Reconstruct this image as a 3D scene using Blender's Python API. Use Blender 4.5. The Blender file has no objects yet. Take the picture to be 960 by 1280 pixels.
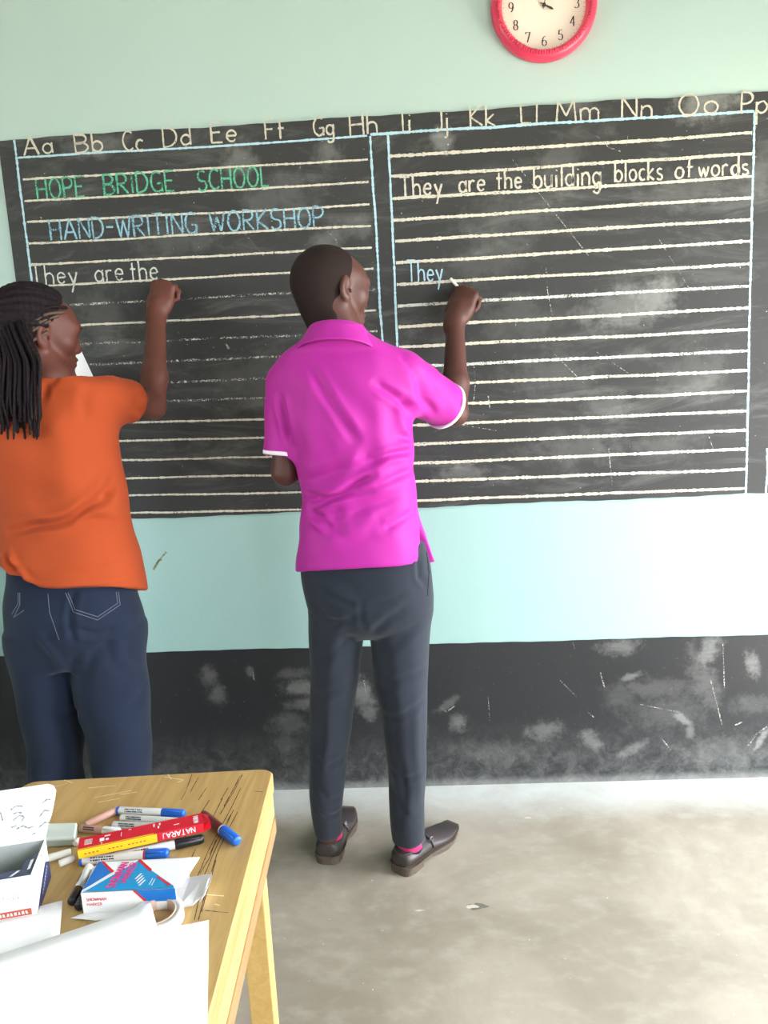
import bpy, math, random
import numpy as np
from mathutils import Vector, Matrix
from mathutils.bvhtree import BVHTree

random.seed(7); rng = np.random.default_rng(7)
scene = bpy.context.scene
COL = scene.collection

# ---------------------------------------------------------------- camera
F = 940.0
CAM = np.array([0.0, -2.3625, 1.36])
PITCH, YAW, ROLL = 0.17149, 0.04756, -0.05155
def cam_axes():
    cy, sy = math.cos(YAW), math.sin(YAW)
    w = np.array([-sy*math.cos(PITCH), cy*math.cos(PITCH), -math.sin(PITCH)])
    r = np.array([cy, sy, 0.0]); u = np.cross(r, w)
    r2 = math.cos(ROLL)*r + math.sin(ROLL)*u
    u2 = -math.sin(ROLL)*r + math.cos(ROLL)*u
    return r2, u2, w
RX, UX, WX = cam_axes()
def ray(px, py):
    return WX + RX*(px-480)/F - UX*(py-640)/F
def at(px, py, Y):                      # point of the vertical plane y = Y seen at this place of the photograph
    d = ray(px, py); return CAM + d*((Y-CAM[1])/d[1])
def onz(px, py, z):                     # point of the horizontal plane at height z
    d = ray(px, py); return CAM + d*((z-CAM[2])/d[2])
cd = bpy.data.cameras.new('camera'); cam = bpy.data.objects.new('camera', cd); COL.objects.link(cam)
cd.sensor_fit = 'VERTICAL'; cd.sensor_height = 36.0; cd.lens = 36.0*F/1280.0
cd.clip_start = 0.02; cd.clip_end = 200
M = Matrix.Identity(4)
for i, ax in enumerate((RX, UX, -WX)):
    for j in range(3): M[j][i] = ax[j]
for j in range(3): M[j][3] = CAM[j]
cam.matrix_world = M
scene.camera = cam

# ---------------------------------------------------------------- world, light, exposure
XL, XR, YB, ZC = -2.9, 1.75, -6.6, 3.15
world = bpy.data.worlds.new('sky'); scene.world = world; world.use_nodes = True
wn = world.node_tree.nodes; wl = world.node_tree.links
bg = wn['Background']
bg.inputs['Color'].default_value = (0.90, 0.95, 1.0, 1); bg.inputs['Strength'].default_value = 13.0
OPENINGS = {  # side, y0, y1, z0, z1
    'door_right': ('R', -1.45, -0.22, 0.0, 2.1),
    'win_r1': ('R', -3.7, -2.3, 0.95, 2.45), 'win_r2': ('R', -5.9, -4.5, 0.95, 2.45),
    'win_l1': ('L', -2.6, -1.4, 0.95, 2.45), 'win_l2': ('L', -5.2, -3.8, 0.95, 2.45)}
for n, (s, y0, y1, z0, z1) in OPENINGS.items():
    ld = bpy.data.lights.new('portal', 'AREA'); ld.shape = 'RECTANGLE'
    ld.size = z1-z0; ld.size_y = y1-y0; ld.cycles.is_portal = True
    lo = bpy.data.objects.new('sky_portal', ld); COL.objects.link(lo)
    x = XR+0.02 if s == 'R' else XL-0.02
    lo.location = (x, (y0+y1)/2, (z0+z1)/2)
    lo.rotation_euler = (0, math.pi/2 if s == 'R' else -math.pi/2, 0)
sund = bpy.data.lights.new('sun', 'SUN'); sund.energy = 30.0; sund.angle = math.radians(0.6); sund.color = (1, .95, .86)
sun = bpy.data.objects.new('sun', sund); COL.objects.link(sun)
sun.rotation_euler = Vector((0.05, 0.35, -0.9)).to_track_quat('-Z', 'Y').to_euler()
scene.view_settings.view_transform = 'Standard'; scene.view_settings.look = 'None'
scene.view_settings.exposure = 0.72; scene.view_settings.gamma = 1.0
scene.view_settings.use_curve_mapping = False
scene.cycles.use_denoising = True
scene.cycles.max_bounces = 10; scene.cycles.diffuse_bounces = 8
scene.cycles.sample_clamp_indirect = 10

# ---------------------------------------------------------------- materials
def srgb(r, g, b):
    f = lambda c: (c/255/12.92) if c/255 <= .04045 else ((c/255+.055)/1.055)**2.4
    return (f(r), f(g), f(b), 1)
class NT:
    def __init__(s, name):
        s.m = bpy.data.materials.new(name); s.m.use_nodes = True
        s.t = s.m.node_tree; s.b = s.t.nodes['Principled BSDF']; s.co = s.t.nodes.new('ShaderNodeTexCoord')
    def n(s, typ, **kw):
        nd = s.t.nodes.new('ShaderNode'+typ)
        for k, v in kw.items():
            if k.startswith('i_'):
                key = k[2:].replace('_', ' '); nd.inputs[int(key) if key.isdigit() else key].default_value = v
            else: setattr(nd, k, v)
        return nd
    def l(s, a, b): s.t.links.new(a, b)
    def math(s, op, a, b=None, c=None, clamp=False):
        nd = s.t.nodes.new('ShaderNodeMath'); nd.operation = op; nd.use_clamp = clamp
        for i, v in enumerate((a, b, c)):
            if v is None: continue
            if isinstance(v, (int, float)): nd.inputs[i].default_value = v
            else: s.l(v, nd.inputs[i])
        return nd.outputs[0]
    def ss(s, v, a, b):
        nd = s.n('MapRange', interpolation_type='SMOOTHSTEP'); s.l(v, nd.inputs[0])
        nd.inputs[1].default_value = a; nd.inputs[2].default_value = b; return nd.outputs[0]
    def noise(s, scale=5, detail=4, rough=.55, vec=None, stretch=None, dist=0):
        nd = s.n('TexNoise'); nd.inputs['Scale'].default_value = scale; nd.inputs['Detail'].default_value = detail
        nd.inputs['Roughness'].default_value = rough; nd.inputs['Distortion'].default_value = dist
        v = vec or s.co.outputs['Object']
        if stretch:
            mp = s.n('Mapping'); mp.inputs['Scale'].default_value = stretch; s.l(v, mp.inputs[0]); v = mp.outputs[0]
        s.l(v, nd.inputs['Vector']); return nd.outputs['Fac']
    def mix(s, fac, a, b):
        nd = s.n('Mix', data_type='RGBA')
        if isinstance(fac, (int, float)): nd.inputs[0].default_value = fac
        else: s.l(fac, nd.inputs[0])
        for i, v in ((6, a), (7, b)):
            if isinstance(v, tuple): nd.inputs[i].default_value = v
            else: s.l(v, nd.inputs[i])
        return nd.outputs[2]
    def color(s, v):
        if isinstance(v, tuple): s.b.inputs['Base Color'].default_value = v
        else: s.l(v, s.b.inputs['Base Color'])
    def rough(s, v):
        if isinstance(v, (int, float)): s.b.inputs['Roughness'].default_value = v
        else: s.l(v, s.b.inputs['Roughness'])
    def bump(s, h, strength=.3, dist=.002):
        nd = s.n('Bump'); nd.inputs['Strength'].default_value = strength; nd.inputs['Distance'].default_value = dist
        s.l(h, nd.inputs['Height']); s.l(nd.outputs[0], s.b.inputs['Normal'])
    def xyz(s):
        nd = s.n('SeparateXYZ'); s.l(s.co.outputs['Object'], nd.inputs[0]); return nd.outputs
    def spec(s, v): s.b.inputs['Specular IOR Level'].default_value = v
def simple(name, c, rough=.6, var=.12, scale=30, bump=.15, spec=.5, bd=.001, stretch=None):
    t = NT(name); a = c; b = (c[0]*(1-var), c[1]*(1-var), c[2]*(1-var), 1)
    f = t.noise(scale, 4, .6, stretch=stretch); t.color(t.mix(f, a, b)); t.rough(rough); t.spec(spec)
    if bump: t.bump(f, bump, bd)
    return t.m

def wall_mat():
    t = NT('wall_paint'); x, y, z = t.xyz()
    big = t.noise(1.3, 4, .6); fine = t.noise(60, 5, .6)
    c1 = t.mix(big, srgb(174, 196, 189), srgb(184, 204, 197))     # tone above the board
    c2 = t.mix(big, srgb(156, 192, 188), srgb(168, 200, 196))     # same paint, bluer daylight and floor bounce coloured in below the board
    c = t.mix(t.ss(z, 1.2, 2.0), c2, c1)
    scuff = t.ss(t.noise(7, 8, .75, dist=.6), .62, .75)
    c = t.mix(t.math('MULTIPLY', scuff, .18), c, srgb(205, 212, 200))
    t.color(c); t.rough(t.math('ADD', t.math('MULTIPLY', big, .25), .32)); t.spec(.4)
    h = t.math('ADD', t.math('MULTIPLY', fine, .35), t.noise(6, 6, .6))
    t.bump(h, .35, .004); return t.m
def blobs(t, x, z, items, seed_noise):
    acc = None
    for (cx, cz, rx, rz, a, ang) in items:
        ca, sa = math.cos(ang), math.sin(ang)
        dx = t.math('SUBTRACT', x, cx); dz = t.math('SUBTRACT', z, cz)
        u = t.math('ADD', t.math('MULTIPLY', dx, ca/rx), t.math('MULTIPLY', dz, sa/rx))
        v = t.math('ADD', t.math('MULTIPLY', dx, -sa/rz), t.math('MULTIPLY', dz, ca/rz))
        d = t.math('SQRT', t.math('ADD', t.math('MULTIPLY', u, u), t.math('MULTIPLY', v, v)))
        d = t.math('ADD', d, t.math('MULTIPLY', t.math('SUBTRACT', seed_noise, .5), 3.2))
        m = t.math('MULTIPLY', t.math('SUBTRACT', 1.0, t.ss(d, .25, 1.3)), a)
        acc = m if acc is None else t.math('MAXIMUM', acc, m)
    return acc
def W(px, py):
    p = at(px, py, 0); return p[0], p[2]
def px_blobs(lst):
    out = []
    for (px, py, rx, ry, a, ang) in lst:
        x, z = W(px, py); out.append((x, z, rx*.0026, ry*.0026, a, ang))
    return out
def board_mat():
    t = NT('chalkboard_paint'); x, y, z = t.xyz()
    base = t.mix(t.noise(3, 5, .6), srgb(46, 47, 47), srgb(61, 60, 60))
    n1 = t.noise(9, 8, .7, dist=.8); n2 = t.noise(2.2, 6, .65, stretch=(1, 1, 3.0))
    wipe = t.ss(t.noise(4.5, 7, .7, stretch=(.5, 1, 2.2), dist=1.2), .48, .8)
    dust = t.math('MULTIPLY', wipe, .22)
    it = px_blobs([(300, 200, 22, 20, .35, .3), (412, 192, 20, 14, .32, .2), (410, 300, 18, 22, .3, -.8), (440, 285, 26, 14, .22, .1),
        (555, 178, 14, 12, .45, 0), (880, 130, 34, 20, .55, .2), (720, 125, 22, 18, .25, .2), (815, 372, 34, 20, .6, .1), (790, 380, 60, 26, .35, .2),
        (860, 235, 60, 22, .16, .2), (640, 270, 60, 24, .14, .2), (700, 200, 26, 24, .18, .4), (120, 185, 40, 12, .25, .1), (75, 165, 50, 9, .3, .1),
        (215, 300, 45, 20, .14, .1), (350, 250, 50, 30, .16, 0), (650, 400, 50, 30, .12, 0), (690, 470, 60, 30, .14, 0), (720, 560, 60, 22, .16, 0),
        (580, 590, 30, 12, .3, 0), (760, 505, 30, 18, .2, 0), (830, 560, 40, 20, .14, 0), (130, 400, 30, 40, .12, 0), (330, 480, 60, 40, .1, 0),
        (870, 470, 40, 40, .12, 0), (950, 220, 14, 30, .2, 0), (610, 325, 60, 26, .12, .3)])
    b = blobs(t, x, z, it, t.noise(14, 8, .7))
    fine = t.math('MULTIPLY', t.ss(t.noise(55, 6, .75), .63, .74), .16)
    hair = t.math('MULTIPLY', t.ss(t.noise(3.0, 10, .8, stretch=(6, 1, .9), dist=3), .68, .70), .1)
    tot = t.math('ADD', t.math('ADD', t.math('MULTIPLY', b, t.math('ADD', .25, t.math('MULTIPLY', n1, .9))), dust), t.math('ADD', fine, hair), clamp=True)
    t.color(t.mix(tot, base, srgb(176, 176, 172))); t.rough(.62); t.spec(.35)
    t.bump(t.math('ADD', n1, t.noise(90, 4, .6)), .15, .002); return t.m
def dado_mat():
    t = NT('black_dado_paint'); x, y, z = t.xyz()
    base = t.mix(t.noise(2, 4, .6), srgb(29, 30, 33), srgb(46, 46, 49))
    it = px_blobs([(375, 858, 24, 12, .6, 0), (375, 880, 20, 9, .5, 0), (368, 842, 24, 9, .35, 0), (262, 845, 14, 14, .4, 0), (272, 868, 14, 14, .4, 0), (313, 840, 6, 10, .35, 0), (455, 870, 14, 28, .6, .3),
        (462, 890, 10, 12, .5, 0), (360, 905, 26, 18, .3, 0), (355, 930, 20, 14, .2, 0), (572, 902, 12, 14, .5, 0), (680, 912, 24, 14, .5, .2), (740, 925, 12, 20, .55, .7), (792, 935, 22, 8, .5, .5),
        (775, 808, 26, 12, .55, 0), (790, 845, 14, 5, .6, .3), (885, 815, 14, 26, .7, -.4), (940, 830, 10, 18, .65, .2), (852, 898, 16, 6, .9, -.7), (863, 912, 6, 14, .6, 0),
        (880, 850, 18, 50, .35, .3), (950, 925, 5, 24, .8, -.5), (835, 890, 60, 26, .24, 0), (900, 940, 60, 24, .3, 0), (620, 940, 70, 16, .22, 0), (820, 860, 60, 14, .25, 0),
        (530, 910, 6, 20, .3, 0), (560, 880, 20, 6, .35, .6), (775, 870, 22, 24, .2, 0), (940, 880, 30, 14, .25, 0)])
    b = t.math('MULTIPLY', blobs(t, x, z, it, t.noise(24, 9, .8)), .72)
    n1 = t.noise(22, 8, .75, stretch=(.6, 1, 2.5))
    low = t.math('MULTIPLY', t.math('SUBTRACT', 1.0, t.ss(z, .0, .26)), t.ss(t.noise(18, 9, .8, dist=.5), .34, .8))
    low2 = t.math('MULTIPLY', t.math('SUBTRACT', 1.0, t.ss(z, .0, .035)), .3)
    fine = t.math('MULTIPLY', t.ss(t.noise(60, 6, .8), .62, .72), .22)
    hair = t.math('MULTIPLY', t.ss(t.noise(4.0, 10, .8, stretch=(5, 1, 1), dist=3), .66, .69), .16)
    tot = t.math('ADD', t.math('MULTIPLY', b, t.math('ADD', .1, t.math('MULTIPLY', n1, .9))), t.math('ADD', t.math('MULTIPLY', low, .30), t.math('ADD', fine, t.math('ADD', hair, low2))), clamp=True)
    t.color(t.mix(tot, base, srgb(180, 180, 176))); t.rough(.5); t.spec(.45)
    t.bump(t.noise(40, 6, .6), .25, .002); return t.m
def floor_mat():
    t = NT('cement_floor'); x, y, z = t.xyz()
    n = t.noise(2.2, 7, .62, dist=.4); n2 = t.noise(11, 6, .6, stretch=(1, 1.6, 1))
    c = t.mix(t.ss(n, .3, .72), srgb(142, 131, 117), srgb(174, 163, 149))
    c = t.mix(t.math('MULTIPLY', t.ss(n2, .45, .8), .4), c, srgb(190, 184, 172))
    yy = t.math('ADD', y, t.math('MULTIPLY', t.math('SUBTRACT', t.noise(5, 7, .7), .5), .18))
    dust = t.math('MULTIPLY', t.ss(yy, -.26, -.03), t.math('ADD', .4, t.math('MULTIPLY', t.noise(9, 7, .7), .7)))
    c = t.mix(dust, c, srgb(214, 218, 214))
    spk = t.ss(t.noise(48, 3, .5), .72, .76); c = t.mix(t.math('MULTIPLY', spk, .6), c, srgb(225, 224, 218))
    sm = t.ss(t.noise(6, 6, .8, dist=1.5), .66, .74); c = t.mix(t.math('MULTIPLY', sm, .25), c, srgb(118, 112, 104))
    t.color(c); t.rough(t.math('ADD', .38, t.math('MULTIPLY', n, .3))); t.spec(.45)
    t.bump(t.math('ADD', t.noise(30, 6, .6), t.math('MULTIPLY', n, 2)), .2, .003); return t.m
def chalk_mat(name, c, cover=.42):
    t = NT(name); t.color(c); t.rough(.95); t.spec(.1)
    f = t.noise(260, 3, .7); g = t.noise(24, 4, .7)
    v = t.math('ADD', t.math('MULTIPLY', f, .75), t.math('MULTIPLY', g, .45))
    a = t.ss(v, cover, cover+.16)
    t.l(a, t.b.inputs['Alpha']); return t.m
def wood_mat(name, c1, c2):
    t = NT(name)
    g = t.noise(7, 7, .65, stretch=(9, .8, 9), dist=.6); h = t.noise(2.5, 4, .5)
    c = t.mix(t.ss(g, .3, .75), c1, c2); sc = t.ss(t.noise(9, 8, .8, dist=1), .6, .8)
    c = t.mix(t.math('MULTIPLY', sc, .35), c, srgb(214, 196, 156))
    t.color(c); t.rough(t.math('ADD', .3, t.math('MULTIPLY', h, .3))); t.spec(.45); t.bump(g, .12, .001); return t.m
def cloth_mat(name, c, rough=.85, var=.08, sheen=.15, weave=420):
    t = NT(name); n = t.noise(5, 4, .6)
    t.color(t.mix(n, c, (c[0]*(1-var), c[1]*(1-var), c[2]*(1-var), 1))); t.rough(rough); t.spec(.25)
    t.b.inputs['Sheen Weight'].default_value = sheen; t.b.inputs['Sheen Roughness'].default_value = .5
    t.bump(t.noise(weave, 2, .5), .12, .0006); return t.m
MAT = {}
MAT['faint_ink'] = simple('faint_ink', srgb(150, 150, 154), .6, bump=0)
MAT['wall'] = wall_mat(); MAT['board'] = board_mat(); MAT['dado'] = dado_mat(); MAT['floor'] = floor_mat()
MAT['ceiling'] = simple('ceiling_paint', srgb(176, 178, 174), .8); MAT['side_wall'] = simple('side_wall_paint', srgb(138, 158, 152), .6, scale=3)
MAT['chalk_cream'] = chalk_mat('chalk_cream', srgb(208, 202, 186), .40)
MAT['chalk_white'] = chalk_mat('chalk_white', srgb(208, 210, 202), .44)
MAT['chalk_blue'] = chalk_mat('chalk_pale_blue', srgb(176, 208, 220), .30)
MAT['chalk_sky'] = chalk_mat('chalk_blue', srgb(150, 194, 212), .46)
MAT['chalk_green'] = chalk_mat('chalk_green', srgb(104, 190, 154), .46)
MAT['chalk_faint'] = chalk_mat('chalk_faint', srgb(206, 206, 196), .56)
MAT['ground'] = simple('dry_ground', srgb(172, 166, 154), .9, scale=3)
MAT['skin'] = simple('dark_brown_skin', srgb(88, 52, 44), .5, .22, 25, .12, .4, .0008)
MAT['skin2'] = simple('brown_skin', srgb(104, 58, 47), .5, .2, 25, .12, .4, .0008)
MAT['hair_short'] = simple('cropped_hair', srgb(44, 31, 29), .8, .4, 500, .6, .2, .002)
MAT['hair_braid'] = simple('braided_hair', srgb(32, 23, 27), .75, .4, 260, .5, .2, .0015)
MAT['hair_brown'] = simple('brown_braid_hair', srgb(92, 72, 58), .6, .3, 260, .5, .4, .0015)
MAT['magenta'] = cloth_mat('magenta_cotton', srgb(176, 38, 148), .6, .05, .04)
MAT['white_trim'] = cloth_mat('white_trim', srgb(240, 232, 240), .8, .04, 0)
MAT['orange'] = cloth_mat('orange_jersey', srgb(172, 72, 34), .85, .06, .03)
MAT['trousers'] = cloth_mat('charcoal_suiting', srgb(34, 40, 52), .8, .12, .15, 700)
MAT['denim'] = cloth_mat('dark_denim', srgb(27, 38, 60), .85, .25, .1, 500)
MAT['thread'] = simple('denim_thread', srgb(116, 122, 138), .8, bump=0)
MAT['leather'] = simple('worn_brown_leather', srgb(66, 58, 58), .42, .2, 60, .15)
MAT['sole'] = simple('shoe_sole', srgb(96, 82, 70), .7, .3, 40)
MAT['metal'] = simple('dull_metal', srgb(150, 148, 150), .35); MAT['metal'].node_tree.nodes['Principled BSDF'].inputs['Metallic'].default_value = .9
MAT['sock_pink'] = cloth_mat('pink_sock', srgb(226, 40, 110), .9); MAT['sock_dark'] = cloth_mat('dark_sock', srgb(24, 24, 30), .9)
MAT['eye'] = simple('eyeball', srgb(225, 215, 205), .15, .03, bump=0); MAT['iris'] = simple('iris', srgb(34, 22, 18), .1, bump=0)
MAT['lip'] = simple('lip_skin', srgb(104, 58, 54), .45, bump=0)
MAT['wood'] = wood_mat('varnished_wood', srgb(192, 160, 104), srgb(172, 138, 84)); MAT['wood_light'] = wood_mat('pale_varnished_wood', srgb(216, 180, 114), srgb(200, 162, 94))
MAT['wood_dark'] = wood_mat('brown_wood', srgb(168, 134, 92), srgb(148, 114, 76))
MAT['scratch'] = simple('dark_scratch', srgb(72, 54, 34), .8, bump=0)
MAT['scratch_pale'] = simple('pale_scratch', srgb(236, 220, 180), .8, bump=0)
MAT['clock_red'] = simple('coral_red_plastic', srgb(230, 64, 96), .3, .05, bump=0, spec=.5)
MAT['clock_face'] = simple('clock_face_paper', srgb(246, 232, 214), .6, .02, bump=0)
MAT['clock_ink'] = simple('clock_ink', srgb(58, 50, 46), .6, bump=0)
MAT['paper'] = simple('white_paper', srgb(246, 246, 248), .8, .03, bump=0); MAT['card'] = simple('white_card', srgb(238, 238, 240), .6, .04, bump=0)
MAT['card_gray'] = simple('grey_card_inside', srgb(176, 180, 180), .8, .08, 20, bump=0)
MAT['navy'] = simple('navy_print', srgb(36, 48, 92), .5, bump=0); MAT['red'] = simple('red_print', srgb(206, 26, 48), .45, .05, bump=0)
MAT['yellow'] = simple('yellow_print', srgb(236, 196, 30), .45, .05, bump=0); MAT['blue'] = simple('blue_print', srgb(20, 112, 196), .45, .05, bump=0)
MAT['cyan'] = simple('cyan_print', srgb(20, 146, 204), .45, .05, bump=0)
MAT['pink'] = simple('pink_print', srgb(226, 74, 150), .5, bump=0); MAT['ink'] = simple('black_ink', srgb(38, 38, 44), .6, bump=0)
MAT['rust'] = simple('brick_red_print', srgb(190, 84, 62), .6, bump=0)
MAT['blue_plastic'] = simple('blue_plastic', srgb(24, 96, 196), .3, .05, bump=0); MAT['black_plastic'] = simple('black_plastic', srgb(26, 26, 32), .3, bump=0)
MAT['pen_white'] = simple('white_plastic', srgb(232, 232, 234), .35, .03, bump=0); MAT['pen_red'] = simple('dark_red_plastic', srgb(112, 36, 36), .35, bump=0)
MAT['pen_blush'] = simple('blush_plastic', srgb(206, 160, 146), .5, .05, bump=0)
MAT['chalk_stick'] = simple('chalk_stick', srgb(240, 238, 230), .95, .06, 80, .1, .1)
MAT['duster'] = simple('duster_felt', srgb(168, 180, 168), .9, .15, 120, .4); MAT['duster_top'] = simple('duster_top', srgb(206, 214, 206), .7, .1, 60)
MAT['tape'] = simple('white_tape', srgb(232, 230, 224), .5, .04, bump=0); MAT['core'] = simple('card_core', srgb(206, 178, 160), .8, bump=0)
MAT['window_metal'] = simple('painted_steel', srgb(150, 150, 150), .4)
MAT['dead'] = simple('dry_smear', srgb(130, 132, 96), .9, bump=0)

# ---------------------------------------------------------------- object helpers
def link(name, verts, faces, mats, parent=None, smooth=False, fmat=None):
    me = bpy.data.meshes.new(name); me.from_pydata([tuple(map(float, v)) for v in verts], [], [tuple(map(int, f)) for f in faces])
    return finish(name, me, mats, parent, smooth, fmat)
def finish(name, me, mats, parent=None, smooth=False, fmat=None):
    if not isinstance(mats, (list, tuple)): mats = [mats]
    for m in mats: me.materials.append(m)
    if fmat is not None: me.polygons.foreach_set('material_index', np.asarray(fmat, dtype=np.int32))
    if smooth: me.polygons.foreach_set('use_smooth', np.ones(len(me.polygons), dtype=bool))
    me.update()
    o = bpy.data.objects.new(name, me); COL.objects.link(o)
    if parent is not None:
        o.parent = parent
        o.matrix_parent_inverse = parent_inv(parent)
    return o
def parent_inv(p):
    m = Matrix.Identity(4); chain = []
    q = p
    while q is not None: chain.append(q); q = q.parent
    for q in reversed(chain): m = m @ q.matrix_parent_inverse @ q.matrix_basis
    return m.inverted()
def empty(name, loc, label, cat, group=None):
    o = bpy.data.objects.new(name, None); COL.objects.link(o); o.location = [float(v) for v in loc]; o.empty_display_size = .05
    return tag(o, label, cat, group)
def tag(o, label, cat, group=None):
    o['label'] = label; o['category'] = cat
    if group: o['group'] = group
    return o
def struct(o): o['kind'] = 'structure'; return o
class MB:
    def __init__(s): s.v = []; s.f = []; s.m = []
    def add(s, v, f, mi=0):
        b = len(s.v); s.v += [tuple(map(float, p)) for p in v]; s.f += [tuple(i+b for i in q) for q in f]; s.m += [mi]*len(f)
    def box(s, lo, hi, mi=0, R=None, c=None):
        x0, y0, z0 = lo; x1, y1, z1 = hi
        v = np.array([(x0,y0,z0),(x1,y0,z0),(x1,y1,z0),(x0,y1,z0),(x0,y0,z1),(x1,y0,z1),(x1,y1,z1),(x0,y1,z1)], float)
        if R is not None: v = v @ np.asarray(R).T
        if c is not None: v = v + np.asarray(c)
        s.add(v, [(0,3,2,1),(4,5,6,7),(0,1,5,4),(1,2,6,5),(2,3,7,6),(3,0,4,7)], mi)
    def build(s, name, mats, parent=None, smooth=False, bevel=0):
        o = link(name, s.v, s.f, mats, parent, smooth, s.m)
        if bevel:
            b = o.modifiers.new('bevel', 'BEVEL'); b.width = bevel; b.segments = 2; b.limit_method = 'ANGLE'
        return o
def tube(pts, rad, n=8, cap=True):
    pts = np.asarray(pts, float); N = len(pts); rad = np.broadcast_to(rad, (N,))
    tan = np.gradient(pts, axis=0); tan /= np.linalg.norm(tan, axis=1)[:, None]+1e-12
    up = np.array([0, 0, 1.]) if abs(tan[0][2]) < .9 else np.array([1., 0, 0])
    a = np.cross(tan[0], up); a /= np.linalg.norm(a); V = []
    for i in range(N):
        a = a - tan[i]*(a@tan[i]); a /= np.linalg.norm(a)+1e-12; b = np.cross(tan[i], a)
        for k in range(n):
            th = 2*math.pi*k/n; V.append(pts[i]+rad[i]*(math.cos(th)*a+math.sin(th)*b))
    Fc = [(i*n+k, i*n+(k+1) % n, (i+1)*n+(k+1) % n, (i+1)*n+k) for i in range(N-1) for k in range(n)]
    if cap: Fc += [tuple(range(n))[::-1], tuple(range((N-1)*n, N*n))]
    return V, Fc
def lathe(profile, n=48, c=(0, 0, 0), axis='y'):
    V = []; m = len(profile)
    for k in range(n):
        th = 2*math.pi*k/n
        for r, h in profile:
            p = (r*math.cos(th), h, r*math.sin(th)) if axis == 'y' else (r*math.cos(th), r*math.sin(th), h)
            V.append((p[0]+c[0], p[1]+c[1], p[2]+c[2]))
    Fc = [(k*m+j, ((k+1) % n)*m+j, ((k+1) % n)*m+j+1, k*m+j+1) for k in range(n) for j in range(m-1)]
    return V, Fc

# ---------------------------------------------------------------- the room
def side_wall(name, x0, x1, side):
    ops = sorted([(y0, y1, z0, z1) for (s, y0, y1, z0, z1) in OPENINGS.values() if s == side])
    mb = MB(); y = YB
    for (y0, y1, z0, z1) in ops:
        mb.box((x0, y, 0), (x1, y0, ZC))
        if z0 > 0: mb.box((x0, y0, 0), (x1, y1, z0))
        mb.box((x0, y0, z1), (x1, y1, ZC)); y = y1
    mb.box((x0, y, 0), (x1, 0.2, ZC))
    return struct(mb.build(name, MAT['side_wall']))
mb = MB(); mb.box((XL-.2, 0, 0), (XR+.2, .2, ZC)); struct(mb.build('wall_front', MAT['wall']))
side_wall('wall_left', XL-.2, XL, 'L'); side_wall('wall_right', XR, XR+.2, 'R')
mb = MB(); mb.box((XL-.2, YB-.2, 0), (XR+.2, YB, ZC)); struct(mb.build('wall_back', MAT['side_wall']))
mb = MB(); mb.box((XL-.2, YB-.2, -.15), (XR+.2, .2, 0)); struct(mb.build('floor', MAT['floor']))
mb = MB(); mb.box((XL-.2, YB-.2, ZC), (XR+.2, .2, ZC+.15)); struct(mb.build('ceiling', MAT['ceiling']))
mb = MB(); mb.box((-60, -60, -.35), (60, 60, -.16)); struct(mb.build('outside_ground', MAT['ground']))
mb = MB(); mb.box((XL-3.2, YB-1, 2.75), (XL-.2, 1, 2.85)); mb.box((XL-3.2, YB-1, 1.9), (XL-3.1, 1, 2.75)); struct(mb.build('daylight_blocker', MAT['side_wall']))  # unseen overhang added outside to cut the daylight through the left windows
wi = 1
for n, (s, y0, y1, z0, z1) in OPENINGS.items():
    x = XR+.1 if s == 'R' else XL-.1
    mb = MB(); t = .03
    mb.box((x-t, y0, z0), (x+t, y0+.04, z1)); mb.box((x-t, y1-.04, z0), (x+t, y1, z1)); mb.box((x-t, y0, z1-.04), (x+t, y1, z1))
    if z0 > 0:
        mb.box((x-t, y0, z0), (x+t, y1, z0+.04)); mb.box((x-.012, (y0+y1)/2-.012, z0), (x+.012, (y0+y1)/2+.012, z1)); mb.box((x-.012, y0, (z0+z1)/2-.012), (x+.012, y1, (z0+z1)/2+.012))
        struct(mb.build('window_%d' % wi, MAT['window_metal'])); wi += 1
    else: struct(mb.build('door_1', MAT['window_metal']))

# a chipped spot and a few pale spills on the floor
def floor_patch(px, py, rx, ry, mat, z, seed):
    c = onz(px, py, z); n = 28; a = [2*math.pi*k/n for k in range(n)]; V = [(c[0]+rx*(1+.22*math.sin(3*t+seed)+.12*math.sin(7*t+2*seed))*math.cos(t), c[1]+ry*(1+.2*math.cos(4*t+seed)+.1*math.sin(9*t))*math.sin(t), z) for t in a]
    o = link('chip', V, [tuple(range(n))], mat); o.parent = bpy.data.objects['floor']; return o
MAT['chip_pale'] = simple('pale_cement_chip', srgb(206, 200, 190), .9, .15, 90); MAT['chip_dark'] = simple('dark_cement_chip', srgb(122, 114, 104), .9, .2, 90)
floor_patch(596, 1133, .026, .012, MAT['chip_dark'], .0006, 1.2); floor_patch(590, 1133, .016, .007, MAT['chip_pale'], .0010, 2.2)
floor_patch(524, 1138, .012, .003, MAT['chip_pale'], .0006, .4); floor_patch(660, 1022, .010, .006, MAT['chip_pale'], .0006, 3.1)
# front wall: the black dado, with a slightly uneven painted top edge
def rough_slab(xs, ztop, zbot, y0, y1):
    V = []; n = len(xs)
    for x, zt, zb in zip(xs, ztop, zbot): V += [(x, y1, zb), (x, y0, zb), (x, y0, zt), (x, y1, zt)]
    Fc = []
    for i in range(n-1):
        a, b = 4*i, 4*(i+1)
        Fc += [(a+1, b+1, b+2, a+2), (a+2, b+2, b+3, a+3), (a, b, b+1, a+1)]
    Fc += [(0, 1, 2, 3), (4*n-1, 4*n-2, 4*n-3, 4*n-4)]
    return V, Fc
xs = np.arange(XL, XR+.001, .02)
def wob(x, s, a): return a*(np.sin(x*9+s)+.6*np.sin(x*23+2*s)+.5*np.sin(x*61+s*3))
DZ = at(545, 805, 0)[2]
V, Fc = rough_slab(xs, DZ-(xs-.05)*.007+wob(xs, 1, .0010), np.zeros_like(xs), -.003, 0)
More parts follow.
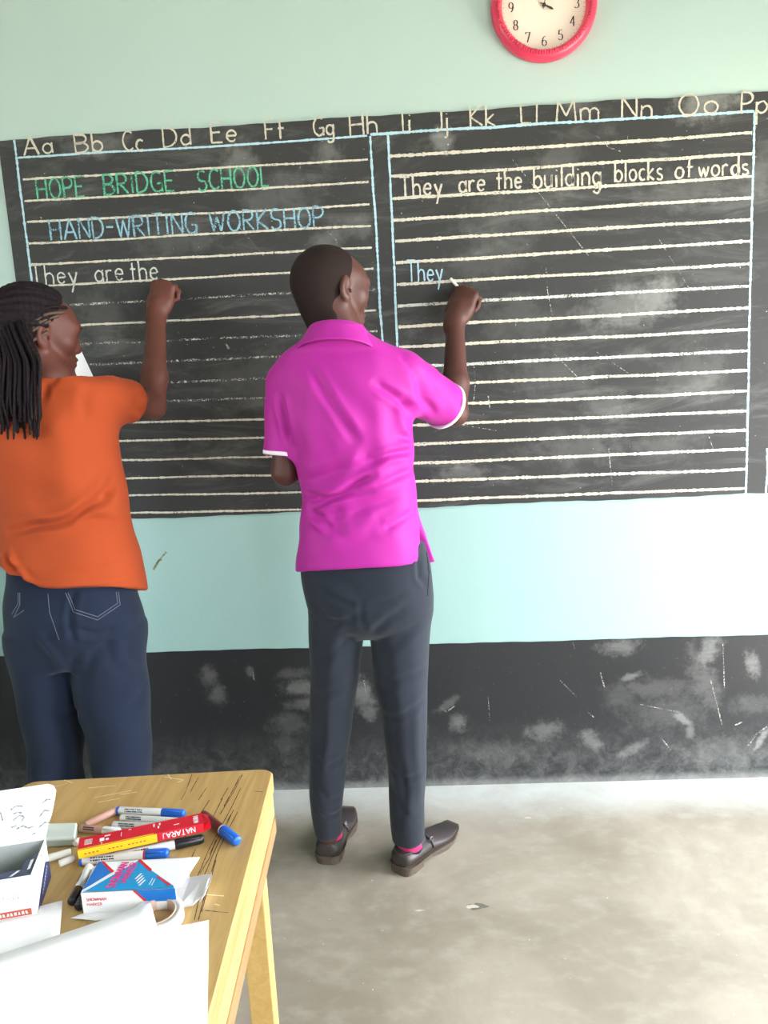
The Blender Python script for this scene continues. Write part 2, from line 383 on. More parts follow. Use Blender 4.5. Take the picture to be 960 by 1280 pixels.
o = link('trim_1', V, Fc, MAT['dado']); struct(o); o['label'] = 'black painted dado along the foot of the wall'

# ---------------------------------------------------------------- the chalkboard
BXL, BXR = at(0, 175, 0)[0]-.004, at(957, 560, 0)[0]+.03
BT = lambda x: 2.128-.004*(x+1.2)+wob(x, 3, .0016)
BB = lambda x: at(360, 641, 0)[2]-.003*x+wob(x, 5, .0014)
board = empty('chalkboard', (0, 0, .96), 'long black chalkboard with ruled chalk lines, alphabet and handwriting across the wall', 'chalkboard')
xs = np.arange(BXL, BXR+.001, .02)
V, Fc = rough_slab(xs, BT(xs), BB(xs), -.006, -.0012)
link('board_panel', V, Fc, MAT['board'], board)
YS = -.0066
def ribbon(pts, w, y=YS, jitter=.15, step=.006, calli=None):
    """pts in wall plane (x,z); returns a flat chalk stroke"""
    pts = np.asarray(pts, float); seg = np.linalg.norm(np.diff(pts, axis=0), axis=1); L = np.r_[0, np.cumsum(seg)]
    if L[-1] < 1e-6: return [], []
    n = max(2, int(L[-1]/step)+1); s = np.linspace(0, L[-1], n)
    P = np.c_[np.interp(s, L, pts[:, 0]), np.interp(s, L, pts[:, 1])]
    T = np.gradient(P, axis=0); T /= np.linalg.norm(T, axis=1)[:, None]+1e-12; N = np.c_[-T[:, 1], T[:, 0]]
    ww = w*(1+jitter*rng.standard_normal(n)*.6)
    if calli is not None: ww = w*(calli+(1-calli)*np.abs(T[:, 1])**1.5)
    a = P+N*ww[:, None]/2; b = P-N*ww[:, None]/2
    V = [(p[0], y, p[1]) for q in zip(a, b) for p in q]
    return V, [(2*i, 2*i+1, 2*i+3, 2*i+2) for i in range(n-1)]
def rule(p, q, w, mat, name='ruled_line', gaps=None):
    a, b = W(*p), W(*q); n = 60; t = np.linspace(0, 1, n)
    ln = math.hypot(b[0]-a[0], b[1]-a[1])
    dz = np.cumsum(rng.standard_normal(n))*.00035; dz -= np.linspace(dz[0], dz[-1], n)
    pts = np.c_[a[0]+(b[0]-a[0])*t, a[1]+(b[1]-a[1])*t]
    if abs(b[0]-a[0]) > abs(b[1]-a[1]): pts[:, 1] += dz
    else: pts[:, 0] += dz
    V, Fc = ribbon(pts, w, jitter=.28, step=.005)
    return link(name, V, Fc, MAT[mat], board)
LL = [((24,198),(459,170.5)),((30,225),(460,200)),((32,252),(461,228)),((35,278),(462,256)),((37,305),(464,283)),((39,331),(465,310)),((41,358),(467,336))]
for i, y in enumerate([362,388,414,441,467,493,519,543,567,590,612,635]):
    yl = [384,409,434,459,482.5,507,531,553.5,577,599,621,643][i]
    LL.append(((43+i*3.3, yl),(469+i*1.4, y)))
faint_l = {7, 9, 10, 11, 12}
for i, (a, b) in enumerate(LL):
    rule(a, b, .0060, 'chalk_blue' if i == 0 else ('chalk_faint' if i in faint_l else 'chalk_cream' if i > 0 else 'chalk_white'))
RR = [((463,169),(942,140)),((487,196),(939,167)),((489,221),(939,193)),((490,249),(939,221)),((491,276),(938,248)),((494,302),(938,275)),((495,329),(937,302)),((496,356),(937,330)),((497,383),(936,358))]
for i, (yr, yl) in enumerate(zip([385,412,438.5,463,488.5,513.5,537.5,561,586,610], [409,434,459,482,508,532,556,579,602,626])):
    RR.append(((498+i*.8, yl),(935-i*.5, yr)))
for i, (a, b) in enumerate(RR):
    rule(a, b, .0085 if i else .0075, 'chalk_blue' if i == 0 else 'chalk_cream' if i not in (8, 11) else 'chalk_white')
for a, b in (((19,176),(52,440)), ((463,171),(483,500)), ((485,170),(503,560)), ((942,141),(931,618)), ((958,560),(956,617))):
    rule(a, b, .0065, 'chalk_blue', 'margin_line')
# pale worn edge of the board, left and right
# --- stroke letters: unit cap height, baseline 0
def arc(cx, cy, rx, ry, a0, a1, n=14):
    t = np.radians(np.linspace(a0, a1, n)); return [(cx+rx*math.cos(u), cy+ry*math.sin(u)) for u in t]
G = {
 'A': (.62, [[(0,0),(.31,1),(.62,0)],[(.12,.35),(.5,.35)]]),
 'B': (.52, [[(0,0),(0,1)],[(0,1)]+arc(.22,.76,.26,.24,90,-90)+[(0,.52)],[(0,.52)]+arc(.24,.26,.28,.26,90,-90)+[(0,0)]]),
 'C': (.5, [arc(.3,.5,.3,.5,50,310)]),
 'D': (.54, [[(0,0),(0,1)],[(0,1),(.1,1)]+arc(.14,.5,.4,.5,90,-90)+[(0,0)]]),
 'E': (.42, [[(.42,1),(0,1),(0,0),(.42,0)],[(0,.52),(.34,.52)]]),
 'F': (.42, [[(.42,1),(0,1),(0,0)],[(0,.52),(.34,.52)]]),
 'G': (.54, [arc(.3,.5,.3,.5,50,330)+[(.54,.42),(.3,.42)],[(.54,.42),(.54,.0)]]),
 'H': (.5, [[(0,0),(0,1)],[(.5,0),(.5,1)],[(0,.5),(.5,.5)]]),
 'I': (.12, [[(.06,0),(.06,1)]]),
 'J': (.3, [[(.3,1),(.3,.2)]+arc(.15,.2,.15,.2,0,-150)]),
 'K': (.48, [[(0,0),(0,1)],[(.46,1),(0,.45),(.48,0)]]),
 'L': (.4, [[(0,1),(0,0),(.4,0)]]),
 'M': (.66, [[(0,0),(.06,1),(.33,.25),(.6,1),(.66,0)]]),
 'N': (.52, [[(0,0),(0,1),(.52,0),(.52,1)]]),
 'O': (.56, [arc(.28,.5,.28,.5,90,450,22)]),
 'P': (.46, [[(0,0),(0,1)],[(0,1)]+arc(.2,.73,.26,.27,90,-90)+[(0,.46)]]),
 'R': (.5, [[(0,0),(0,1)],[(0,1)]+arc(.2,.75,.26,.25,90,-90)+[(0,.5)],[(.12,.5),(.5,0)]]),
 'S': (.46, [arc(.24,.74,.22,.26,40,250)+arc(.22,.25,.24,.25,80,-150)]),
 'T': (.5, [[(0,1),(.5,1)],[(.25,1),(.25,0)]]),
 'U': (.5, [[(0,1),(0,.3)]+arc(.25,.28,.25,.28,180,360)+[(.5,1)]]),
 'W': (.72, [[(0,1),(.18,0),(.36,.8),(.54,0),(.72,1)]]),
 'V': (.5, [[(0,1),(.25,0),(.5,1)]]), 'Y': (.5, [[(0,1),(.25,.5),(.5,1)],[(.25,.5),(.25,0)]]), 'Q': (.56, [arc(.28,.5,.28,.5,90,450,22),[(.35,.2),(.58,-.05)]]),
 '-': (.34, [[(0,.48),(.34,.48)]]),
 'a': (.4, [arc(.19,.27,.19,.27,60,420,16),[(.38,.56),(.38,0)]]),
 'b': (.4, [[(0,1),(0,0)],arc(.2,.28,.2,.28,150,-150,16)]),
 'c': (.34, [arc(.2,.28,.2,.28,50,310)]),
 'd': (.4, [arc(.19,.27,.19,.27,30,390,16),[(.38,1),(.38,0)]]),
 'e': (.4, [[(.02,.3),(.38,.3)]+arc(.2,.28,.19,.28,5,320)]),
 'f': (.3, [arc(.22,.8,.12,.2,50,180)+[(.1,0)],[(0,.55),(.26,.55)]]),
 'g': (.4, [arc(.19,.27,.19,.27,60,420,16),[(.38,.56),(.38,-.2)]+arc(.2,-.2,.18,.22,0,-150)]),
 'h': (.38, [[(0,1),(0,0)],arc(.18,.34,.18,.22,160,0)+[(.36,0)]]),
 'i': (.1, [[(.05,.56),(.05,0)],[(.04,.76),(.06,.79)]]),
 'j': (.2, [[(.14,.56),(.14,-.3)]+arc(.02,-.3,.12,.16,0,-120),[(.13,.76),(.15,.79)]]),
 'k': (.34, [[(0,1),(0,0)],[(.3,.56),(0,.25),(.34,0)]]),
 'l': (.1, [[(.05,1),(.05,0)]]),
 'm': (.62, [[(0,.56),(0,0)],arc(.15,.34,.15,.22,160,0)+[(.3,0)],arc(.45,.34,.15,.22,170,0)+[(.6,0)]]),
 'n': (.38, [[(0,.56),(0,0)],arc(.18,.34,.18,.22,160,0)+[(.36,0)]]),
 'o': (.4, [arc(.2,.28,.2,.28,90,450,16)]),
 'p': (.4, [[(0,.56),(0,-.55)],arc(.2,.28,.2,.28,150,-150,16)]),
 'r': (.26, [[(0,.56),(0,0)],arc(.16,.34,.16,.22,165,50)]),
 's': (.32, [arc(.16,.42,.14,.14,40,260)+arc(.15,.14,.16,.14,80,-150)]),
 't': (.28, [[(.12,.86),(.12,0)],[(0,.56),(.27,.56)]]),
 'u': (.38, [[(0,.56),(0,.2)]+arc(.18,.2,.18,.2,180,360)+[(.36,.56)],[(.36,.56),(.36,0)]]),
 'w': (.5, [[(0,.56),(.12,0),(.25,.5),(.38,0),(.5,.56)]]),
 'y': (.36, [[(0,.56),(.19,.02)],[(.37,.56),(.08,-.42)]]),
 '0': (.5, [arc(.25,.5,.25,.5,90,450,22)]), '1': (.2, [[(0,.8),(.15,1),(.15,0)]]),
 '2': (.5, [arc(.25,.73,.23,.27,160,-30)+[(0,0),(.5,0)]]), '3': (.48, [arc(.22,.75,.22,.25,150,-80)+arc(.22,.26,.26,.26,85,-150)]),
 '4': (.52, [[(.38,0),(.38,1),(0,.3),(.52,.3)]]), '5': (.48, [[(.44,1),(.08,1),(.04,.56)]+arc(.22,.3,.25,.3,115,-150)]),
 '6': (.48, [[(.4,.96)]+arc(.34,.34,.34,.6,100,180)+arc(.24,.29,.24,.29,180,540)]), '7': (.48, [[(0,.84),(0,1),(.48,1),(.18,0)]]),
 '8': (.48, [arc(.24,.76,.19,.24,-90,270,18),arc(.24,.27,.24,.27,90,450,18)]), '9': (.48, [arc(.24,.71,.24,.29,0,360)+arc(.14,.66,.34,.62,0,-75)]),
}
def text_strokes(txt, gap=.17, wob_=.012, shear=0.):
    """strokes in units of the cap height and total advance"""
    out = []; x = 0
    for ch in txt:
        if ch == ' ': x += .45; continue
        w, st = G[ch]; dy = rng.normal(0, wob_*1.5)
        for s in st:
            out.append([(x+a+shear*b+rng.normal(0, wob_*.5), b+dy+rng.normal(0, wob_*.5)) for a, b in s])
        x += w+gap
    return out, x-gap
def word(txt, x0, y0, x1, y1, h, mat, w=.0052, double=True, name='chalk_word', gap=.17):
    a, b = np.array(W(x0, y0)), np.array(W(x1, y1)); up = np.array(W(x0, y0-h))-a; hh = abs(up[1])
    st, adv = text_strokes(txt, gap); ux = (b-a)/adv; V = []; Fc = []
    for s in st:
        for rep in range(2 if double else 1):
            off = rng.normal(0, .0009, 2) if rep else np.zeros(2)
            P = [a+ux*p[0]+np.array([0, hh])*p[1]+off for p in s]
            v, f = ribbon(P, w*(.8 if rep else 1), y=YS-.0006-.0002*rep, jitter=.3)
            k = len(V); V += v; Fc += [tuple(i+k for i in q) for q in f]
    o = link(name, V, Fc, MAT[mat], board); return o
for t_, x0, y0, x1, y1, h in [('HOPE',49,250,107,246,25),('BRIDGE',132,244,219,239,25),('SCHOOL',249,239,337,233,25)]:
    word(t_, x0, y0, x1, y1, h, 'chalk_green')
for t_, x0, y0, x1, y1, h in [('HAND-WRITING',66,301,247,292,26),('WORKSHOP',264,291,405,284,25)]:
    word(t_, x0, y0, x1, y1, h, 'chalk_sky')
for t_, x0, y0, x1, y1, h in [('They',42,357,98,354,25),('are',121,353,156,351,26),('the',165,351,199,349,26)]:
    word(t_, x0, y0, x1, y1, h, 'chalk_white', .0046)
for t_, x0, y0, x1, y1, h in [('They',501,247,552,244,25),('are',574,241,606,239,25),('the',621,238,652,236,24),('building',667,236,750,231,27),('blocks',768,228,827,225,25),('of',843,224,865,223,24),('words',872,222,934,219,24)]:
    word(t_, x0, y0, x1, y1, h, 'chalk_cream', .0054)
word('They', 510, 353, 553, 351, 26, 'chalk_blue', .0042)
for t_, x0, y0, x1, y1, h in [('Aa',32,195,68,192,23),('Bb',96,192,130,190,23),('Cc',156,190,180,188,24),('Dd',206,185,240,182,24),('Ee',266,180,297,178,25),('Ff',333,176,357,174,24),('Gg',393,171,418,169,23),('Hh',438,170,472,167,26),
    ('Ii',502,166,514,165,25),('Jj',546,163,560,162,24),('Kk',588,160,618,158,26),('Ll',651,156,672,155,25),('Mm',695,153,748,151,26),('Nn',777,149,814,147,26),('Oo',848,145,896,143,27),('Pp',925,143,957,141,26)]:
    word(t_, x0, y0, x1, y1, h, 'chalk_cream', .0050, name='alphabet_letters')
# loose chalk scratches and flecks
V = []; Fc = []
for (pts, w) in [(((640,200),(735,320)),.002),(((745,170),(760,185),(775,190)),.003),(((682,335),(684,365),(690,395)),.002),(((592,455),(594,480),(592,500)),.0025),(((785,165),(782,185)),.002),
    (((820,295),(860,360)),.0018),(((690,440),(730,480)),.0018),(((540,540),(570,530),(620,538)),.002),(((760,560),(765,610)),.0025),(((300,285),(330,320)),.0018),(((560,180),(558,195)),.004),(((885,545),(890,560)),.002),
    (((283,430),(287,436)),.006),(((610,495),(612,510)),.003),(((745,440),(790,470)),.0015),(((410,290),(420,300),(425,315)),.003)]:
    P = [W(*p) for p in pts]; v, f = ribbon(P, w, y=YS-.0003); k = len(V); V += v; Fc += [tuple(i+k for i in q) for q in f]
for _ in range(260):
    x = rng.uniform(BXL+.02, BXR-.02); z = rng.uniform(.98, 2.1); a = rng.uniform(0, 6.28); l = rng.uniform(.001, .006)
    v, f = ribbon([(x, z), (x+l*math.cos(a), z+l*math.sin(a))], rng.uniform(.001, .0025), y=YS-.0003); k = len(V); V += v; Fc += [tuple(i+k for i in q) for q in f]
o = link('chalk_flecks', V, Fc, MAT['chalk_faint'], board); o['kind'] = 'stuff'
# scratches in the dado
V = []; Fc = []
for (pts, w) in [(((750,840),(756,862)),.004),(((903,690+110),(905,860)),.003),(((888,850),(902,905)),.003),(((826,921),(838,937)),.004),(((918,906),(927,902)),.005),(((934,932),(945,917),(958,908)),.005),(((716,803),(718,812)),.004),
    (((700,850),(720,870)),.0018),(((800,880),(850,890)),.0018),(((560,888),(568,882)),.004),(((552,886),(560,890)),.003),(((610,870),(612,900)),.0018),(((735,890),(742,896)),.003),(((316,838),(318,850)),.004),(((455,850),(458,866)),.004)]:
    P = [W(*p) for p in pts]; v, f = ribbon(P, w, y=-.0035); k = len(V); V += v; Fc += [tuple(i+k for i in q) for q in f]
o = link('scratch_marks', V, Fc, MAT['chalk_faint']); o.parent = bpy.data.objects['trim_1']; o['kind'] = 'stuff'
# dry smear on the wall under the board
V, Fc = ribbon([W(192, 712), W(199, 700), W(208, 690)], .006, y=-.0008, jitter=.6); V2, F2 = ribbon([W(196, 703), W(203, 699)], .004, y=-.0008, jitter=.6)
o = link('smear', V+V2, Fc+[tuple(i+len(V) for i in q) for q in F2], MAT['dead']); o.parent = bpy.data.objects['wall_front']

# ---------------------------------------------------------------- the wall clock
cc = at(681, 3, -.03); CR = .149
clock = empty('wall_clock', (cc[0], 0, cc[2]), 'round wall clock with coral red ribbed rim and cream dial above the chalkboard', 'clock')
c0 = (cc[0], 0, cc[2])
V, Fc = lathe([(.02, -.001), (CR-.004, -.001), (CR, -.012), (CR-.002, -.026), (CR-.010, -.038), (CR-.020, -.043), (CR-.024, -.040), (CR-.026, -.034), (CR-.031, -.020), (CR-.032, -.012)], 96, c0)
link('rim', V, Fc, MAT['clock_red'], clock, True)
mb = MB()
for k in range(110):
    th = 2*math.pi*k/110; ct, st = math.cos(th), math.sin(th)
    P = [(c0[0]+r*ct, h, c0[2]+r*st) for r, h in ((CR-.012, -.0395), (CR-.019, -.0430), (CR-.026, -.0345))]
    v, f = tube(P, [.0020, .0030, .0026], 5); mb.add(v, f)
o = mb.build('rim_rib', MAT['clock_red'], clock, True); o['kind'] = 'stuff'
V, Fc = lathe([(0.0001, -.013), (CR-.030, -.013)], 64, c0); link('dial', V, Fc, MAT['clock_face'], clock)
for hnum in range(1, 13):
    th = math.radians(90-30*hnum); r = .092; cx, cz = c0[0]+r*math.cos(th), c0[2]+r*math.sin(th); s = str(hnum)
    st, adv = text_strokes(s, .14, 0); H = .026; V = []; Fc = []
    for q in st:
        v, f = ribbon([(cx+(p[0]-adv/2)*H*.95, cz+(p[1]-.5)*H) for p in q], .0034, y=-.0138, step=.0012, calli=.35); k = len(V); V += v; Fc += [tuple(i+k for i in w_) for w_ in f]
    link('numeral', V, Fc, MAT['clock_ink'], clock)
mb = MB()
for k in range(60):
    th = 2*math.pi*k/60; v, f = ribbon([(c0[0]+r*math.cos(th), c0[2]+r*math.sin(th)) for r in ((.112, .1155))], .0009, y=-.0136, jitter=0); mb.add(v, f)
o = mb.build('minute_marks', MAT['clock_ink'], clock); o['kind'] = 'stuff'
def hand(name, deg, L, w, y):
    a = math.radians(deg); d = np.array([math.cos(a), math.sin(a)]); n = np.array([-d[1], d[0]]); c = np.array([c0[0], c0[2]])
    P = [c-d*.012+n*w*.3, c-d*.012-n*w*.3, c+d*L*.75-n*w, c+d*L, c+d*L*.75+n*w]
    V = [(p[0], y, p[1]) for p in P]+[(p[0], y-.001, p[1]) for p in P]
    link(name, V, [(0,1,2,3,4), (9,8,7,6,5)]+[(i, (i+1) % 5, 5+(i+1) % 5, 5+i) for i in range(5)], MAT['clock_ink'], clock)
hand('hour_hand', -28, .030, .0032, -.018); hand('minute_hand', 78, .085, .002, -.020)
V, Fc = lathe([(.0001, -.023), (.004, -.022), (.005, -.014)], 16, c0); link('hub', V, Fc, MAT['clock_ink'], clock, True)

# ---------------------------------------------------------------- signed-distance modelling of bodies and clothes
def smin(a, b, k):
    if k <= 0: return np.minimum(a, b)
    h = np.maximum(k-np.abs(a-b), 0)/k; return np.minimum(a, b)-h*h*k*.25
class Prim:
    pass
class Cone(Prim):
    def __init__(s, a, b, ra, rb, k=.02, sub=False):
        s.a = np.asarray(a, np.float32); s.b = np.asarray(b, np.float32); s.ra, s.rb, s.k, s.sub = ra, rb, k, sub
        s.lo = np.minimum(s.a-ra, s.b-rb); s.hi = np.maximum(s.a+ra, s.b+rb)
    def d(s, P):
        ba = s.b-s.a; pa = P-s.a; h = np.clip(pa@ba/max(float(ba@ba), 1e-9), 0, 1)
        q = pa-h[:, None]*ba; return np.sqrt((q*q).sum(1))-(s.ra+(s.rb-s.ra)*h)
class Ell(Prim):
    def __init__(s, c, r, k=.02, R=None, sub=False):
        s.c = np.asarray(c, np.float32); s.r = np.asarray(r, np.float32); s.R = None if R is None else np.asarray(R, np.float32); s.k = k; s.sub = sub
        m = float(max(r)); s.lo = s.c-m; s.hi = s.c+m
    def d(s, P):
        q = P-s.c
        if s.R is not None: q = q@s.R            # columns of R are the local axes
        u = q/s.r; k0 = np.sqrt((u*u).sum(1)); v = u/s.r; k1 = np.sqrt((v*v).sum(1))+1e-9
        return k0*(k0-1)/k1
class Loft(Prim):
    """rows z, cx, cy, rx, ry; heading; superellipse power"""
    def __init__(s, rows, k=.02, head=0., pw=2.2, cap=.01, sub=False):
        rows = sorted(rows); z = np.array([r[0] for r in rows]); A = np.array([r[1:] for r in rows], float)
        zz = np.linspace(z[0], z[-1], 200); B = np.empty((200, 4)); m = np.gradient(A, z, axis=0)
        j = np.clip(np.searchsorted(z, zz)-1, 0, len(z)-2); h = (z[j+1]-z[j]); t = ((zz-z[j])/h)
        for c in range(4):
            p0, p1, m0, m1 = A[j, c], A[j+1, c], m[j, c]*h, m[j+1, c]*h
            B[:, c] = (2*t**3-3*t**2+1)*p0+(t**3-2*t**2+t)*m0+(-2*t**3+3*t**2)*p1+(t**3-t**2)*m1
        s.zz, s.B, s.k, s.sub, s.pw, s.cap = zz, B, k, sub, pw, cap; s.ch, s.sh = math.cos(head), math.sin(head)
        rm = B[:, 2:].max(); s.lo = np.array([B[:, 0].min()-rm, B[:, 1].min()-rm, z[0]]); s.hi = np.array([B[:, 0].max()+rm, B[:, 1].max()+rm, z[-1]])
    def d(s, P):
        z = P[:, 2]; cx, cy, rx, ry = [np.interp(z, s.zz, s.B[:, c]) for c in range(4)]
        x = P[:, 0]-cx; y = P[:, 1]-cy; x, y = x*s.ch+y*s.sh, -x*s.sh+y*s.ch
        k0 = (np.abs(x/rx)**s.pw+np.abs(y/ry)**s.pw)**(1/s.pw)+1e-6; q = np.sqrt(x*x+y*y)+1e-6
        d = q*(1-1/k0); d = np.where(k0 < .2, -np.minimum(rx, ry)*.8, d)
        e = np.maximum(z-s.zz[-1], s.zz[0]-z)
        return -smin(-d, -e, s.cap)
class Half(Prim):                        # cut away everything on the side of the normal
    def __init__(s, p, n, k=0., lo=None, hi=None):
        s.p = np.asarray(p, np.float32); s.n = np.asarray(n, np.float32); s.n = s.n/np.linalg.norm(s.n); s.k = k; s.sub = 'cut'
    def d(s, P): return (P-s.p)@s.n
def evalp(prims, P, cull=True):
    d = np.full(len(P), .3, np.float32)
    if cull: lo, hi = P.min(0)-.05, P.max(0)+.05
    for p in prims:
        if isinstance(p, list): e = evalp(p, P, cull); d = smin(d, e, .012) if p[0].k is None else smin(d, e, p[0].k); continue
        if p.sub == 'cut': e = p.d(P).astype(np.float32); d = np.maximum(d, e) if p.k <= 0 else -smin(-d, -e, p.k); continue
        if cull and (np.any(p.lo > hi) or np.any(p.hi < lo)): continue
        e = p.d(P).astype(np.float32)
        d = -smin(-d, e, p.k) if p.sub else smin(d, e, p.k)
    return d
def nets(fn, lo, hi, vox, B=8):
    lo = np.asarray(lo, float); n = [int(math.ceil((h-l)/vox/B)) for l, h in zip(lo, hi)]; dims = [k*B for k in n]
    g = np.meshgrid(*[np.arange(k) for k in n], indexing='ij'); bc = np.stack([a.ravel() for a in g], 1)
    cen = (lo+(bc*B+(B-1)/2)*vox).astype(np.float32); dc = fn(cen, False)
    V = np.repeat(np.repeat(np.repeat(np.where(dc > 0, 1, -1).astype(np.float32).reshape(n), B, 0), B, 1), B, 2)
    act = np.where(np.abs(dc) < B*vox*.87*1.9+.012)[0]
    off = np.stack([a.ravel() for a in np.meshgrid(*[np.arange(B)]*3, indexing='ij')], 1)
    order = np.lexsort((bc[act][:, 1], bc[act][:, 0]//2, bc[act][:, 2]//2)); act = act[order]
    for i in range(0, len(act), 24):
        b = bc[act[i:i+24]]; idx = (b[:, None, :]*B+off[None]).reshape(-1, 3)
        V[idx[:, 0], idx[:, 1], idx[:, 2]] = fn((lo+idx*vox).astype(np.float32), True)
    S = V < 0
    c = np.zeros([d-1 for d in dims], np.int8)
    for dx in (0, 1):
        for dy in (0, 1):
            for dz in (0, 1): c += S[dx:dims[0]-1+dx, dy:dims[1]-1+dy, dz:dims[2]-1+dz]
    ci = np.argwhere((c > 0) & (c < 8)); N = len(ci)
    cor = [(a, b, d) for a in (0, 1) for b in (0, 1) for d in (0, 1)]
    val = np.stack([V[ci[:, 0]+a, ci[:, 1]+b, ci[:, 2]+d] for a, b, d in cor], 1)
    acc = np.zeros((N, 3)); cnt = np.zeros(N)
    for i in range(8):
        for j in range(i+1, 8):
            if sum(abs(cor[i][q]-cor[j][q]) for q in range(3)) != 1: continue
            m = (val[:, i] < 0) != (val[:, j] < 0); t = np.clip(val[:, i]/(val[:, i]-val[:, j]+1e-12), 0, 1)
            p = np.array(cor[i])+t[:, None]*(np.array(cor[j])-np.array(cor[i])); acc[m] += p[m]; cnt[m] += 1
    verts = lo+(ci+acc/np.maximum(cnt, 1)[:, None])*vox
    ID = np.full(c.shape, -1, np.int32); ID[ci[:, 0], ci[:, 1], ci[:, 2]] = np.arange(N)
    quads = []
    for ax in range(3):
        sl0 = [slice(None)]*3; sl1 = [slice(None)]*3; sl0[ax] = slice(0, -1); sl1[ax] = slice(1, None)
        a, b = S[tuple(sl0)], S[tuple(sl1)]; e = np.argwhere(a != b); o1, o2 = [(1, 2), (2, 0), (0, 1)][ax]
        ok = (e[:, o1] > 0) & (e[:, o2] > 0) & (e[:, o1] < dims[o1]-1) & (e[:, o2] < dims[o2]-1); e = e[ok]
        def gi(d1, d2):
            q = e.copy(); q[:, o1] -= d1; q[:, o2] -= d2; return ID[q[:, 0], q[:, 1], q[:, 2]]
        Q = np.stack([gi(1, 1), gi(0, 1), gi(0, 0), gi(1, 0)], 1); ins = a[e[:, 0], e[:, 1], e[:, 2]]
        Q[~ins] = Q[~ins][:, ::-1]; quads.append(Q)
    return verts, np.concatenate(quads)
def smooth_normals(v, f):
    n = np.cross(v[f[:, 2]]-v[f[:, 0]], v[f[:, 3]]-v[f[:, 1]]); N = np.zeros_like(v)
    for k in range(4): np.add.at(N, f[:, k], n)
    return N/(np.linalg.norm(N, axis=1)[:, None]+1e-12)
def relax(v, f, it=1, lam=.5):
    E = np.concatenate([f[:, [0, 1]], f[:, [1, 2]], f[:, [2, 3]], f[:, [3, 0]]]); cnt = np.bincount(E.ravel(), minlength=len(v))[:, None]+1e-9
    for _ in range(it):
        a = np.zeros_like(v)
        for q in range(3): a[:, q] = np.bincount(E[:, 0], v[E[:, 1], q], len(v))+np.bincount(E[:, 1], v[E[:, 0], q], len(v))
        v = v+lam*(a/cnt-v)
    return v
def quick_mesh(name, v, f):
    me = bpy.data.meshes.new(name); me.vertices.add(len(v)); me.vertices.foreach_set('co', v.astype(np.float32).ravel())
    me.loops.add(f.size); me.loops.foreach_set('vertex_index', f.astype(np.int32).ravel())
    me.polygons.add(len(f)); me.polygons.foreach_set('loop_start', np.arange(0, f.size, 4, dtype=np.int32)); me.polygons.foreach_set('loop_total', np.full(len(f), 4, np.int32))
    me.update(calc_edges=True); me.validate(); return me
def sculpt(name, prims, lo, hi, vox, mat, parent, it=2, disp=None, keep=False, matfn=None, lam=.5):
    v, f = nets(lambda P, c: evalp(prims, P, c), lo, hi, vox)
    v = relax(v, f, it, lam)
    if disp is not None:
        n = smooth_normals(v, f); v = v+n*disp(v, n)[:, None]; v = relax(v, f, 1, .3)
    me = quick_mesh(name, v, f); fm = None
    if matfn is not None: fm = matfn(v[f].mean(1))
    o = finish(name, me, mat, parent, True, fm)
    if keep: o_cache[name] = (v, f)
    return o
o_cache = {}
def rotz(a): return np.array([[math.cos(a), -math.sin(a), 0], [math.sin(a), math.cos(a), 0], [0, 0, 1.]])
def rotx(a): return np.array([[1, 0, 0], [0, math.cos(a), -math.sin(a)], [0, math.sin(a), math.cos(a)]])
def roty(a): return np.array([[math.cos(a), 0, math.sin(a)], [0, 1, 0], [-math.sin(a), 0, math.cos(a)]])
# ---- head: local x = own right... y = face direction, z = up
def head_prims(C, R, s=1.0, female=False, ears=True):
    L = lambda p: np.asarray(C)+R@(np.asarray(p, float)*s); e = lambda c, r, k=.02, sub=False, RR=None: Ell(L(c), np.array(r)*s, k*s, R if RR is None else R@RR, sub)
    o = [e((0, -.012, .035), (.0735, .095, .082)), e((0, -.040, .012), (.060, .062, .062), .03), e((0, .030, -.025), (.056, .060, .080), .03),
         e((0, .056, .036), (.056, .040, .044), .03)]
    for q in (-1, 1):
        o += [Cone(L((q*.056, -.004, -.040)), L((q*.050, .012, -.072)), .016*s, .014*s, .03*s), Cone(L((q*.050, .012, -.072)), L((q*.016, .068, -.098)), .015*s, .015*s, .025*s),
              e((q*.044, .056, -.010), (.024, .026, .024), .03)]
    o += [e((0, .072, -.096), (.022, .020, .017), .02), e((0, .074, -.060), (.032, .022, .028), .02)]
    for q in (-1, 1):
        o += [e((q*.031, .096, .010), (.018, .013, .011), .010, True), e((q*.025, .082, .029), (.024, .012, .009), .025), e((q*.031, .0825, .0190), (.0165, .0085, .0055), .003), e((q*.031, .0825, .0012), (.016, .0080, .0045), .003)]
    o += [Cone(L((0, .088, .014)), L((0, .101, -.022)), .0075*s, .0110*s, .012*s), e((0, .099, -.026), (.012, .011, .010), .01)]
    for q in (-1, 1):
        o += [e((q*.014, .092, -.028), (.0095, .011, .008), .008), e((q*.008, .099, -.035), (.0035, .005, .004), .003, True)]
    o += [e((0, .094, -.052), (.023, .010, .0070), .004), e((0, .092, -.0665), (.020, .010, .0080), .004), e((0, .104, -.0592), (.023, .007, .0022), .002, True)]
    if ears:
        for q in (-1, 1):
            RE = rotz(q*.38) @ rotx(-.15)
            o += [e((q*.077, -.006, .004), (.0095, .019, .031), .006, False, RE), e((q*.074, .000, -.020), (.009, .011, .012), .008, False, RE),
                  e((q*.086, -.001, .006), (.008, .0105, .019), .005, True, RE), e((q*.084, .008, -.010), (.006, .006, .006), .004, True, RE),
                  e((q*.082, .009, -.004), (.004, .004, .006), .003, False, RE)]
    return o
